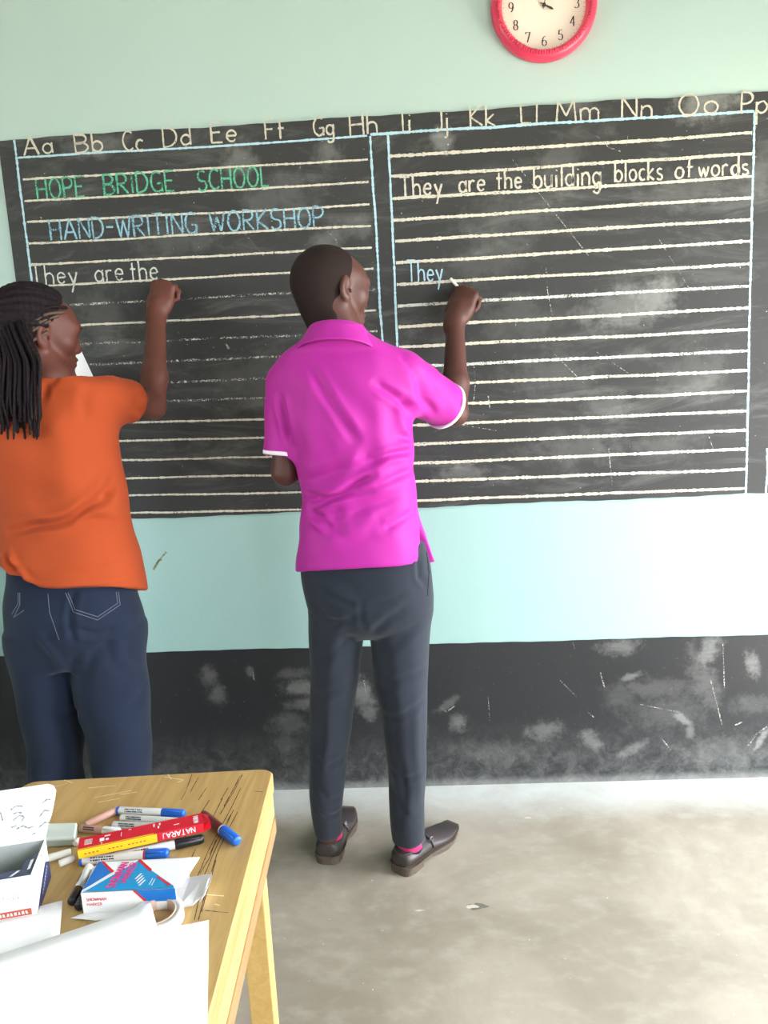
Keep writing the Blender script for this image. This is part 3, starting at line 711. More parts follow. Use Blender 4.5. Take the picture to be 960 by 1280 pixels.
# ---- hand: W wrist, d wrist->knuckles, t towards the thumb side, n = back-of-hand normal
def hand_prims(W_, d, t, n, curls, thumb, s=1.0):
    d = np.asarray(d, float); d /= np.linalg.norm(d); t = np.asarray(t, float); t = t-d*(t@d); t /= np.linalg.norm(t)
    n_ = np.cross(d, t)
    if n_ @ np.asarray(n, float) < 0: n_ = -n_
    Rm = np.stack([t, n_, d], 1); W_ = np.asarray(W_, float)
    L = lambda p: W_+Rm@(np.array(p, float)*s)
    o = [Ell(L((0.002, 0, .045)), (.038*s, .0155*s, .052*s), .012, Rm), Ell(L((.0, 0, .074)), (.040*s, .0135*s, .020*s), .012, Rm), Cone(L((0, 0, -.02)), L((0, 0, .03)), .025*s, .025*s, .02),
         Ell(L((.024, -.010, .030)), (.017*s, .017*s, .028*s), .015, Rm), Ell(L((-.024, -.007, .035)), (.014*s, .014*s, .030*s), .015, Rm)]
    tips = []
    base = [(.028, .002, .085), (.0095, .004, .089), (-.0095, .003, .086), (-.027, 0, .079)]; lens = [(.043, .026, .021), (.047, .030, .022), (.043, .028, .022), (.034, .021, .019)]
    rad = [.0095, .0098, .0093, .0082]
    for i in range(4):
        p = np.array(base[i]); a = 0.0; c = curls[i]; spread = (1.5-i)*.06*(1-min(1, c[0]))
        o.append(Ell(L(p), (.011*s, .0115*s, .011*s), .008, Rm)); r = rad[i]
        for j in range(3):
            a += c[j]; q = p+lens[i][j]*np.array([spread*math.cos(a), -math.sin(a), math.cos(a)])
            r2 = r*.9; o.append(Cone(L(p), L(q), r*s, r2*s, .004 if j else .006)); p = q; r = r2
        tips.append(L(p))
    p = np.array([.026, -.008, .022]); r = .0135
    for j, (v, ln) in enumerate(zip(thumb, (.040, .032, .026))):
        v = np.array(v, float); v /= np.linalg.norm(v); q = p+v*ln; o.append(Cone(L(p), L(q), r*s, r*.88*s, .01 if j == 0 else .004)); p = q; r *= .88
    tips.append(L(p)); return o, tips
def arm_prims(S, E_, W_, s=1.0, rs=(.050, .043, .037, .026)):
    S, E_, W_ = map(np.asarray, (S, E_, W_)); m = S+(E_-S)*.45; fm = E_+(W_-E_)*.3
    return [Cone(S, m, rs[0]*s, rs[1]*1.02*s, .03), Cone(m, E_, rs[1]*s, rs[2]*s, .02), Cone(E_, fm, rs[2]*.98*s, rs[2]*1.04*s, .015), Cone(fm, W_, rs[2]*1.02*s, rs[3]*s, .02)]
def pxrow(y, xl, xr, Y, ry, cyo=0.0):
    a, b = at(xl, y, Y), at(xr, y, Y); return ((a[2]+b[2])/2, (a[0]+b[0])/2, Y+cyo, (b[0]-a[0])/2, ry)
def folds(lst, Y, amp=1.0):
    """lst of (polyline in photograph pixels, amplitude m, width m): creases pressed into cloth on the side facing the room"""
    segs = []
    for pts, a, w in lst:
        Q = [at(px, py, Y)[[0, 2]] for px, py in pts]
        segs.append((np.array(Q), a, w))
    def f(v, n):
        p = v[:, [0, 2]]; out = np.zeros(len(v)); face = np.clip(-n[:, 1]*1.6+.1, 0, 1)
        for Q, a, w in segs:
            dm = np.full(len(v), 9.); 
            tot = len(Q)-1; tt = np.zeros(len(v))
            for i in range(tot):
                ba = Q[i+1]-Q[i]; h = np.clip((p-Q[i])@ba/(ba@ba), 0, 1); q = p-Q[i]-h[:, None]*ba; d = np.sqrt((q*q).sum(1)); m = d < dm; dm[m] = d[m]; tt[m] = (i+h[m])/tot
            taper = np.clip(np.minimum(tt, 1-tt)*5+.25, 0, 1)
            out += amp*a*(np.exp(-(dm/w)**2)-.45*np.exp(-((dm-2.0*w)/w)**2))*taper
        return out*face
    return f
def lumps(amp, sc, ph):
    def f(v, n):
        x, y, z = (v*sc).T
        return amp*(np.sin(x*1.3+1.7*np.sin(z*.7+ph)+ph)*np.sin(z*1.1+1.3*np.sin(x*.9+y)+2*ph)+.5*np.sin(2.3*z+1.9*x+1.1*y+np.sin(y*2+ph)))
    return f
def addf(*fs): return lambda v, n: sum(f(v, n) for f in fs)
class Shell(Prim):
    """a subtracted cavity made of other prims"""
    def __init__(s, prims, k=0.): s.p = prims; s.k = k; s.sub = 'cut'
    def d(s, P): return -evalp(s.p, P, False)
def eyes(root, C, R, s=1.0):
    for q in (-1, 1):
        c = np.asarray(C)+R@(np.array([q*.031, .0785, .010])*s); V, Fc = [], []
        n, m = 16, 10
        for i in range(m+1):
            ph = math.pi*i/m
            for j in range(n):
                th = 2*math.pi*j/n; V.append(c+R@(np.array([math.sin(ph)*math.cos(th), math.cos(ph), math.sin(ph)*math.sin(th)])*.0112*s))
        fm = []
        for i in range(m):
            for j in range(n): Fc.append((i*n+j, (i+1)*n+j, (i+1)*n+(j+1) % n, i*n+(j+1) % n)); fm.append(1 if i < 2 else 0)
        link('eye', V, Fc, [MAT['eye'], MAT['iris']], root, True, fm)
def brows(root, prims, C, R, s, mat):
    for q in (-1, 1):
        P = []
        for k in range(9):
            u = k/8; lx, lz = q*(.014+.034*u), .031+.004*math.sin(math.pi*u)-.003*u; ys = np.linspace(.13, .04, 180)
            X = np.array([np.asarray(C)+R@(np.array([lx, y, lz])*s) for y in ys], np.float32); d = evalp(prims, X, False); i = np.argmax(d < 0.0005); P.append(X[i])
        v, f = tube(P, [.0012, .0022, .0026, .0026, .0025, .0022, .0019, .0015, .0008], 6); link('eyebrow', v, f, mat, root, True)
def bvh(o):
    v, f = o_cache[o]; return BVHTree.FromPolygons([tuple(p) for p in v], [tuple(map(int, q)) for q in f])
def stitch(tree, pts, r, mat, name, parent, lift=.0006, step=2.0, dash=False):
    P = []
    for (a, b) in zip(pts[:-1], pts[1:]):
        n = max(2, int(math.hypot(b[0]-a[0], b[1]-a[1])/step))
        for i in range(n):
            t = i/n; P.append((a[0]+(b[0]-a[0])*t, a[1]+(b[1]-a[1])*t))
    P.append(pts[-1]); out = []
    for p in P:
        h = tree.ray_cast(Vector(CAM), Vector(ray(*p)).normalized())
        if h[0] is not None: out.append(np.array(h[0])+np.array(h[1])*lift)
    if len(out) < 3: return None
    V, Fc = tube(out, r, 5); return link(name, V, Fc, mat, parent, True)

# ================================================================ MAN
man_c = onz(455, 1085, 0)
man = empty('person', (man_c[0], -.46, 0), 'person in magenta short-sleeved shirt and dark trousers writing on the right of the chalkboard', 'person')
YM = -.47
HC = at(414, 366, -.46); HR = rotz(-math.radians(52)) @ rotx(math.radians(-4))
Sr, Er, Wr = at(506, 474, -.45), at(569, 516, -.29), at(569, 400, -.13)
Sl, El, Wl = at(362, 486, -.45), at(357, 590, -.46), at(402, 574, -.24)
hp, tips = hand_prims(Wr, (.40, .30, .86), (-.72, .50, .35), (.6, -.75, -.1), [(.80, .65, .30), (1.05, 1.0, .6), (1.2, 1.3, .8), (1.3, 1.4, .9)], [(.45, -.75, .8), (-.05, -.75, 1.1), (-.2, -.5, 1.1)], 1.07)
hl, tipl = hand_prims(Wl, (.55, .75, .15), (.0, .1, 1), (-.5, .4, .2), [(.9, 1.0, .6)]*4, [(.4, -.6, .9), (-.2, -.5, .9), (-.4, -.4, .8)], .93)
ankR, ankL = onz(509, 1062, .09), onz(412, 1056, .09)
ankR = at(509, 1044, -.44); ankL = at(410, 1040, -.43)
hipR, hipL = at(498, 740, YM), at(424, 740, YM); kneR, kneL = at(507, 900, -.46), at(412, 900, -.45)
def foot_prims(heel, toe, s=1.0):
    h = np.array([heel[0], heel[1], .040]); t = np.array([toe[0], toe[1], .030]); d = (t-h)
    return [Cone(h, h+d*.60, .020*s, .014*s, .01)]
heelR, toeR = onz(499, 1092, .0), onz(566, 1036, .0); heelL, toeL = onz(409, 1080, .0), onz(435, 1016, .0)
body = head_prims(HC, HR, .93)
nb = at(424, 428, -.50)
body += [Cone(HC+HR@np.array([0, -.024, -.045]), nb, .050, .054, .03), Loft([pxrow(y, a, b, YM, r) for y, a, b, r in ((425, 392, 462, .05), (445, 372, 490, .07), (480, 366, 504, .085), (560, 384, 502, .085), (640, 396, 505, .08), (700, 392, 515, .088), (760, 400, 520, .08))], .03)]
body += arm_prims(Sr, Er, Wr, .93)+hp+arm_prims(Sl, El, Wl, .93)+hl
body += [Cone(hipR, kneR, .056, .038, .03), Cone(kneR, ankR, .038, .027, .02), Cone(hipL, kneL, .056, .038, .03), Cone(kneL, ankL, .038, .027, .02)]
body += [Cone(ankR, heelR*.8+toeR*.2+np.array([0,0,.05]), .027, .024, .02)]+foot_prims(heelR*.85+toeR*.15, toeR*.9+heelR*.1)
body += [Cone(ankL, heelL*.8+toeL*.2+np.array([0,0,.05]), .027, .024, .02)]+foot_prims(heelL*.85+toeL*.15, toeL*.9+heelL*.1)
import time as _t; _t0 = _t.time()
sculpt('body', body, (-.50, -.72, 0.005), (.30, -.01, 1.76), .0032, MAT['skin'], man, 1)
eyes(man, HC, HR, .93); brows(man, head_prims(HC, HR, .93), HC, HR, .93, MAT['hair_short'])
# cropped hair: a thin layer over the crown and nape, its front edge curving from brow to ear
def hair_cap(C, R, s, th, nbp, front=.062, low=-.052):
    L = lambda p: np.asarray(C)+R@(np.asarray(p, float)*s); e = lambda c, r, k=.02: Ell(L(c), np.array(r)*s, k, R)
    o = [e((0, -.012, .035), (.0735+th, .095+th, .082+th)), e((0, -.040, .012), (.060+th, .062+th, .062+th), .03)]
    o += [Cone(np.asarray(C)+R@np.array([0, -.024, -.045]), nbp, .050+th*.9, .054+th*.9, .03)]
    o += [Half(L((0, front, .045)), R@np.array([0, .86, -.35]), .01), Half(L((0, -.002, -.02)), R@np.array([0, .93, -.36]), .012), Half(L((0, 0, -.085)), R@np.array([0, .25, -1]), .01)]
    return o
sculpt('hair', hair_cap(HC, HR, .93, .0030, nb), HC-.16, HC+.17, .003, MAT['hair_short'], man, 2)
# shirt
cuff_r = Sr+(Er-Sr)*.80; dr = (Er-Sr)/np.linalg.norm(Er-Sr); cuff_l = Sl+(El-Sl)*.80; dl = (El-Sl)/np.linalg.norm(El-Sl)
rows = [(408, 390, 454, .060, -.038), (418, 384, 462, .066, -.034), (428, 374, 474, .072, -.024), (438, 358, 494, .078, -.01), (452, 348, 512, .096, 0), (475, 347, 519, .108, 0), (505, 352, 518, .116, 0), (545, 362, 517, .118, 0), (585, 372, 518, .114, 0), (620, 377, 520, .112, 0), (655, 376, 524, .118, 0), (690, 372, 528, .126, 0), (716, 370, 530, .130, 0), (740, 370, 531, .130, 0)]
T = Loft([pxrow(y, a, b, YM, r, c) for y, a, b, r, c in rows], .02, pw=2.3, cap=.004)
def clamp_sleeve(S, cuff, d, r0, r1): return [Cone(S-d*.01, cuff+d*.06, r0, r1, .02), Half(cuff, d, .004)]
hem_p = at(448, 711, YM-.12)
class Group(Prim):
    def __init__(s, prims, k): s.p, s.k, s.sub = prims, k, False; s.lo = np.array([-9.]*3); s.hi = np.array([9.]*3)
    def d(s, P): return evalp(s.p, P, False)
slv_r = Group(clamp_sleeve(Sr, cuff_r, dr, .066, .061), .045); slv_l = Group(clamp_sleeve(Sl, cuff_l, dl, .060, .056), .035)
vent_a = at(524, 655, YM-.03)
shirt = [T, slv_r, slv_l, Cone(nb+(HC-nb)*.60, nb+(HC-nb)*1.1, .054, .058, .0, True), Cone(cuff_r-dr*.02, cuff_r+dr*.1, .053, .056, .0, True), Cone(cuff_l-dl*.02, cuff_l+dl*.1, .048, .050, .0, True)]
class Wedge(Prim):                       # side vent: a tapering gap that opens towards the hem
    def __init__(s, apex, n1, n2): s.a, s.n1, s.n2 = np.asarray(apex), np.asarray(n1)/np.linalg.norm(n1), np.asarray(n2)/np.linalg.norm(n2); s.sub = True; s.k = .004; s.lo = s.a-.5; s.hi = s.a+.5
    def d(s, P):
        q = P-s.a; return np.maximum(np.maximum(q@s.n1, q@s.n2), -(q[:, 0]))
va = at(526, 648, YM)+np.array([-.03, .0, 0])
shirt += [Wedge(va, np.array([0, -1., .32]), np.array([0, 1., .20])), Ell((at(450, 711, YM)[0], YM, hem_p[2]-.045), (.142, .112, .07), .0, None, True)]
frt = Loft([pxrow(y, a, b, YM, r) for y, a, b, r in ((630, 380, 521, .112), (655, 378, 526, .118), (675, 376, 533, .122), (695, 374, 541, .128), (712, 373, 547, .130), (740, 372, 549, .130))], .0, pw=2.3, cap=.003)
shirt.append(Group([frt, Half((0, YM+.010, 0), (0, -1, 0), .002)], .004))
shirt.append(Half(hem_p+np.array([0, 0, 0.0]), (0.02, -.22, -1), .003))
fd = folds([([(385,455),(415,505),(445,549)], -.005, .010), ([(470,480),(490,493),(512,512)], -.006, .009), ([(506,500),(512,525),(518,545)], -.007, .010), ([(344,497),(352,525),(356,556)], -.007, .008),
    ([(388,636),(425,618),(466,594)], -.008, .008), ([(378,620),(420,622),(462,612)], -.005, .007), ([(462,578),(486,569),(518,566)], -.007, .008), ([(480,662),(500,652),(522,642)], -.004, .010),
    ([(386,642),(400,650),(416,664)], -.006, .009), ([(430,672),(418,650),(424,632)], -.003, .012), ([(378,604),(420,590),(470,575)], -.004, .012), ([(500,545),(515,552),(520,560)], -.005, .008),
    ([(450,560),(430,600),(400,625)], .004, .016), ([(400,520),(440,575),(480,600)], .003, .02), ([(520,470),(528,500),(548,522)], -.004, .010), ([(500,440),(520,470)], -.002, .008), ([(386,466),(384,520),(392,580)], .003, .02),
    ([(378,650),(440,640),(505,618)], -.003, .010), ([(395,690),(450,660),(470,640)], .003, .015), ([(470,500),(480,560),(476,600)], .003, .018), ([(460,610),(500,596),(521,590)], -.004, .009)], YM-.11, 1.4)
sculpt('shirt', shirt, (-.50, -.72, .60), (.24, -.22, 1.56), .0036, MAT['magenta'], man, 2, addf(fd, lumps(.0022, 26, 1.3)))
# collar: fold-down band round the neck
def collar(cen_z, pts_top, pts_bot, th=.004): pass
def ring_band(center, axis, u, v, ru, rv, h0, h1, flare, th, n=64, a0=0, a1=360):
    V = []; closed = (a1-a0) >= 360; m = n if closed else n+1
    for i in range(m):
        a = math.radians(a0+(a1-a0)*i/n); e = lambda r, h: center+u*(ru+r)*math.cos(a)+v*(rv+r)*math.sin(a)+axis*h
        V += [e(0, h1), e(flare, h0), e(flare-th, h0), e(-th, h1)]
    Fc = []
    for i in range(n if closed else n):
        j = (i+1) % m if closed else i+1
        for k in range(4): Fc.append((4*i+k, 4*i+(k+1) % 4, 4*j+(k+1) % 4, 4*j+k))
    if not closed: Fc += [(0, 1, 2, 3), (4*m-1, 4*m-2, 4*m-3, 4*m-4)]
    return V, Fc
ca = at(421, 420, -.50); axn = np.array([.04, .22, .97]); axn /= np.linalg.norm(axn); uu = np.array([1, 0, -.04]); uu /= np.linalg.norm(uu); vv = np.cross(axn, uu)
NC = 72; V = []; Fc = []
for i in range(NC+1):
    a = math.radians(-250+ (320)*i/NC)   # opening towards the chest
    ang = a; dirv = uu*math.cos(ang)+vv*math.sin(ang); back = max(0, -math.sin(ang))
    def ep(r, h): return ca+uu*(.060+r)*math.cos(ang)+vv*(.062+r)*math.sin(ang)+axn*h
    fl = .024+.012*abs(math.cos(ang)); lowz = -.040+.010*back
    prof = [(-.006, -.03), (-.004, .012), (.0, .020), (.005, .021), (.010, .016), (fl*.75, lowz*.5), (fl+.004, lowz), (fl, lowz-.004), (fl-.004, lowz+.001), (.004, .006)]
    V += [ep(r, h) for r, h in prof]
np_ = 10
for i in range(NC):
    for k in range(np_): Fc.append((i*np_+k, i*np_+(k+1) % np_, (i+1)*np_+(k+1) % np_, (i+1)*np_+k))
o = link('collar', V, Fc, MAT['magenta'], man, True); o.modifiers.new('sub', 'SUBSURF').render_levels = 1
for c_, d_, r_, nm in ((cuff_r, dr, .0640, 'sleeve_trim'), (cuff_l, dl, .0585, 'sleeve_trim')):
    a = np.cross(d_, [0, 1, .3]); a /= np.linalg.norm(a); b = np.cross(d_, a); V = []; n = 64
    for i in range(n):
        t = 2*math.pi*i/n
        for r, h in ((r_-.004, -.013), (r_+.0012, -.012), (r_+.0012, -.003), (r_-.004, -.002)): V.append(c_+(a*math.cos(t)+b*math.sin(t))*r+d_*h)
    Fc = [(4*i+k, 4*i+(k+1) % 4, 4*((i+1) % n)+(k+1) % 4, 4*((i+1) % n)+k) for i in range(n) for k in range(4)]
    o = link(nm, V, Fc, MAT['white_trim'], man, True); o['label'] = 'white band round the sleeve hem'
# trousers
def legrows(lst): return [pxrow(y, a, b, Y, r) for y, a, b, Y, r in lst]
pel = Loft(legrows([(680, 380, 530, YM, .095), (712, 377, 539, YM, .108), (735, 380, 541, YM, .115), (760, 387, 541, YM, .115), (780, 396, 536, YM, .095), (790, 404, 526, YM, .07)]), .008, pw=2.3, cap=.008)
lgL = Loft(legrows([(760, 386, 462, YM, .095), (795, 387, 456, YM, .092), (850, 388, 448, YM, .082), (900, 387, 441, -.465, .072), (950, 386, 434, -.455, .066), (1000, 388, 429, -.445, .058), (1028, 391, 427, -.435, .050), (1040, 394, 427, -.43, .048)]), .008, pw=2.1, cap=.004)
lgR = Loft(legrows([(760, 458, 541, YM, .095), (795, 462, 538, YM, .092), (850, 469, 535, YM, .084), (900, 478, 534, -.47, .074), (950, 484, 533, -.465, .066), (1000, 487, 531, -.455, .060), (1034, 488, 530, -.45, .052), (1048, 490, 530, -.445, .050)]), .006, pw=2.1, cap=.004)
tro = [pel, lgL, lgR]
zL, zR = at(411, 1040, -.43)[2], at(510, 1048, -.445)[2]
ft = folds([([(400,738),(425,750),(446,756)], -.004, .008), ([(454,756),(480,751),(506,743)], -.004, .008), ([(464,792),(485,772),(508,760)], -.004, .010), ([(453,750),(452,770),(457,790)], -.003, .008), ([(400,785),(425,775),(448,768)], -.004, .009),
    ([(400,830),(425,810),(447,795)], -.004, .012), ([(470,830),(500,800),(525,780)], -.003, .012), ([(522,700),(524,725),(534,738)], -.004, .006), ([(410,870),(408,930),(400,985)], .004, .012), ([(520,880),(522,960),(526,1020)], .003, .010),
    ([(500,960),(505,1000),(500,1050)], -.004, .010), ([(490,1000),(500,1025),(515,1040)], -.003, .009), ([(395,1000),(405,1015),(420,1020)], -.003, .009), ([(392,1030),(405,1040),(424,1042)], -.004, .007), ([(470,870),(500,850),(532,845)], -.003, .010), ([(392,880),(415,868),(440,860)], -.003, .010), ([(478,905),(500,900),(530,885)], -.003, .009), ([(430,760),(420,800),(410,850)], .004, .014), ([(485,790),(495,850),(500,900)], .003, .016), ([(395,760),(410,775),(430,776)], -.004, .008), ([(489,975),(505,985),(525,980)], -.003, .008), ([(392,960),(408,970),(428,962)], -.003, .008), ([(400,720),(440,730),(448,745)], -.002, .012)], YM-.1, .75)
sculpt('trousers', tro, (-.42, -.65, min(zL, zR)-.012), (.26, -.28, 1.02), .0036, MAT['trousers'], man, 2, addf(ft, lumps(.0012, 16, .4)), keep=True)
tt = bvh('trousers')
stitch(tt, [(533,690),(536,715),(534,745)], .0012, MAT['trousers'], 'pocket_edge', man)
print('man', _t.time()-_t0)
# shoes
def shoe(heel, toe, label, pink):
    h = np.array([heel[0], heel[1], 0.]); t = np.array([toe[0], toe[1], 0.]); L_ = np.linalg.norm(t-h); d = (t-h)/L_; s = np.array([d[1], -d[0], 0]); Z = np.array([0, 0, 1.]); L_ *= 1.0
    # stations along the foot: u, half width, height of upper, lift of the bottom
    st = [(-.01,.020,.054,.020),(.01,.030,.066,.020),(.05,.037,.070,.020),(.15,.040,.070,.020),(.28,.040,.068,.018),(.40,.036,.064,.014),(.52,.041,.056,.008),(.65,.046,.044,.007),(.78,.043,.034,.009),(.90,.034,.027,.014),(.98,.024,.021,.019),(1.0,.019,.018,.021)]
    n = 20; V = []
    for u, w, hh, b in st:
        c = h+d*(u*L_)
        for k in range(n):
            a = 2*math.pi*k/n; x = math.copysign(abs(math.cos(a))**.8, math.cos(a))*w; z = math.sin(a)
            zz = b+(hh-b)*(.5+.5*z) if z > 0 else b+(hh-b)*.5*(1+z*.98)
            if z > 0: x *= (1-.35*z*z)
            V.append(c+s*x+Z*zz)
    Fc = [(i*n+k, i*n+(k+1) % n, (i+1)*n+(k+1) % n, (i+1)*n+k) for i in range(len(st)-1) for k in range(n)]+[tuple(range(n))[::-1], tuple(range((len(st)-1)*n, len(st)*n))]
    up = link('shoe', V, Fc, MAT['leather'], man, True); up['label'] = label; m = up.modifiers.new('sub', 'SUBSURF'); m.levels = 1; m.render_levels = 2
    # opening rim round the ankle
    P = []
    for k in range(33):
        a = 2*math.pi*k/32; P.append(h+d*(.20*L_+.052*math.cos(a))+s*.033*math.sin(a)+Z*(.066+.006*math.cos(a)))
    v, f = tube(P, .0045, 6); link('shoe_collar', v, f, MAT['leather'], up, True)
    # sole and heel
    mb = MB(); out = [(-.015,.016),(.0,.026),(.02,.033),(.05,.037),(.15,.040),(.28,.039),(.40,.035),(.52,.041),(.65,.047),(.78,.044),(.90,.035),(.98,.026),(1.01,.018)]
    lift = [0.020,.020,.020,.020,.020,.018,.012,.005,.003,.005,.010,.015,.017]
    ring = [(u, w, lift[i]) for i, (u, w) in enumerate(out)]; P = [h+d*(u*L_)+s*(w+.002)+Z*z for u, w, z in ring]+[h+d*(u*L_)-s*(w+.002)+Z*z for u, w, z in ring[::-1]]
    m_ = len(P); mb.add([p-Z*.003 for p in P]+[p+Z*.005 for p in P], [tuple(range(m_))[::-1], tuple(range(m_, 2*m_))]+[(i, (i+1) % m_, m_+(i+1) % m_, m_+i) for i in range(m_)])
    mb.build('sole', MAT['sole'], up)
    hl_ = [(-.012,.014),(.0,.024),(.02,.031),(.05,.035),(.12,.038),(.26,.037)]; P = [h+d*(u*L_-.002)+s*w for u, w in hl_]+[h+d*(u*L_-.002)-s*w for u, w in hl_[::-1]]; m_ = len(P); mb = MB()
    mb.add([p+Z*.0005 for p in P]+[p+Z*.021+d*.002 for p in P], [tuple(range(m_))[::-1], tuple(range(m_, 2*m_))]+[(i, (i+1) % m_, m_+(i+1) % m_, m_+i) for i in range(m_)])
    mb.build('heel', MAT['sole'], up)
    # strap with buckle, quarter seam
    P = [];
    for k in range(17):
        a = math.radians(-8+196*k/16); z = math.sin(a); x = math.copysign(abs(math.cos(a))**.8, math.cos(a))*.0395*(1-.35*max(z, 0)**2); zz = .011+(.064-.011)*(.5+.5*z); P.append(h+d*(.43*L_)+s*x+Z*zz)
    v, f = tube(P, .0035, 6); link('strap', v, f, MAT['leather'], up, True)
    bc = P[4]+s*.003; Q = [bc+d*(.008*math.cos(a))+Z*(.010*math.sin(a))+s*.002 for a in np.linspace(0, 2*math.pi, 17)]; v, f = tube(Q, .0016, 6); link('buckle', v, f, MAT['metal'], up, True)
    P = []
    for k in range(17):
        a = math.radians(-8+196*k/16); z = math.sin(a); x = math.copysign(abs(math.cos(a))**.8, math.cos(a))*.0382*(1-.33*max(z, 0)**2); zz = .020+(.066-.020)*(.5+.5*z); P.append(h+d*((.17-.05*abs(z))*L_)+s*x+Z*zz)
    v, f = tube(P[:6], .0012, 5); link('seam', v, f, MAT['sole'], up, True)
    return up
shoe(heelR, toeR, 'pointed dark brown leather shoe with side buckle', True); shoe(heelL, toeL, 'pointed dark brown leather shoe partly behind the trouser leg', True)
for an, hh in ((ankR, heelR), (ankL, heelL)):
    d2 = (toeR-heelR if an is ankR else toeL-heelL); d2 = d2/np.linalg.norm(d2); base = np.array([hh[0], hh[1], .045])+d2*.055; top = an+np.array([0, 0, .05])
    base[2] = .045; prof = []; n = 24; V = []; fm = []; H_ = 14
    for i in range(H_+1):
        c = base+(top-base)*i/H_
        for k in range(n): a = 2*math.pi*k/n; V.append(c+np.array([math.cos(a)*.036, math.sin(a)*.040, 0])*(1-.12*i/H_))
    Fc = [(i*n+k, i*n+(k+1) % n, (i+1)*n+(k+1) % n, (i+1)*n+k) for i in range(H_) for k in range(n)]
    fm = [1 if i in (2, 3, 5) else 0 for i in range(H_) for k in range(n)]
    o = link('sock', V, Fc, [MAT['sock_dark'], MAT['sock_pink']], man, True, fm); o['label'] = 'dark sock with bright pink stripes'
# chalk in the hand
def chalk_stick(a, b, r, label, group=None, name='chalk_stick'):
    a, b = np.asarray(a, float), np.asarray(b, float); mid = (a+b)/2
    V, Fc = tube([a, a+(b-a)*.04, a+(b-a)*.96, b], [r*.85, r, r, r*.82], 12)
    o = link(name, np.array(V)-mid, Fc, MAT['chalk_stick'], None, True); o.location = mid; return tag(o, label, 'chalk', group)
pinch = (tips[0]+tips[4])/2
wpt = at(563, 348, -.011)
chalk_stick(pinch+(pinch-wpt)/np.linalg.norm(pinch-wpt)*.008, wpt, .0045, 'short chalk held in the writing hand of the person in magenta')
print('pinch', pinch, 'wpt', wpt, 'elbow', Er, 'W', Wr, np.linalg.norm(Er-Sr), np.linalg.norm(Wr-Er), 'hl', np.linalg.norm(El-Sl), 'head', HC)

# ================================================================ WOMAN
YW = -.50
wc = at(100, 960, YW); woman = empty('person', (wc[0], YW, 0), 'person in orange T-shirt and blue jeans with long braids writing at the left', 'person')
HW = at(47, 419, -.50); RW = rotz(-math.radians(50)) @ rotx(math.radians(-8)) @ roty(math.radians(6))
Sr, Er, Wr = at(132, 497, -.47), at(191, 508, -.30), at(196, 391, -.12)
Sl, El, Wl = at(-14, 500, -.49), at(-8, 606, -.40), at(28, 500, -.26)
hp, tips = hand_prims(Wr, (.24, .30, .92), (-.92, .25, .12), (.3, -.92, .1), [(1.25, 1.0, .4), (1.25, 1.3, .7), (1.3, 1.4, .8), (1.4, 1.5, 1.0)], [(.1, -.85, .75), (-.2, -.7, .9), (-.3, -.55, .9)], 1.03)
hl, tipl = hand_prims(Wl, (.30, .55, .75), (.6, .5, 0), (-.4, -.4, .6), [(.9, 1.0, .6)]*4, [(.4, -.6, .9), (-.2, -.5, .9), (-.4, -.4, .8)], .88)
body = head_prims(HW, RW, .94, True); nb = at(64, 476, -.53)
body += [Cone(HW+RW@np.array([0, -.030, -.05]), nb, .047, .054, .03), Loft([pxrow(y, a, b, YW, r) for y, a, b, r in ((475, 30, 95, .05), (495, 5, 118, .07), (530, -10, 125, .085), (600, 5, 135, .085), (650, 20, 142, .08), (700, 24, 145, .085), (770, 34, 148, .085))], .03)]
body += arm_prims(Sr, Er, Wr, .92)+hp+arm_prims(Sl, El, Wl, .92)+hl
hR, hL = at(140, 770, YW), at(55, 770, YW); kR, kL = at(146, 920, YW), at(68, 920, YW); aR = np.array([kR[0]+.012, YW+.02, .09]); aL = np.array([kL[0]+.012, YW+.02, .09])
body += [Cone(hR+np.array([-.03,0,0]), kR, .062, .046, .03), Cone(kR, aR, .046, .032, .02), Cone(hL, kL, .062, .046, .03), Cone(kL, aL, .052, .034, .02)]
for a_ in (aR, aL): body += [Cone(a_, a_+np.array([0, .0, -.045]), .034, .034, .02), Cone(a_+np.array([0, -.02, -.05]), a_+np.array([.0, .13, -.06]), .030, .024, .02)]
sculpt('body', body, (-1.20, -.72, 0.004), (-.48, -.01, 1.80), .0034, MAT['skin2'], woman, 1)
eyes(woman, HW, RW, .94); brows(woman, head_prims(HW, RW, .94), HW, RW, .94, MAT['hair_short'])
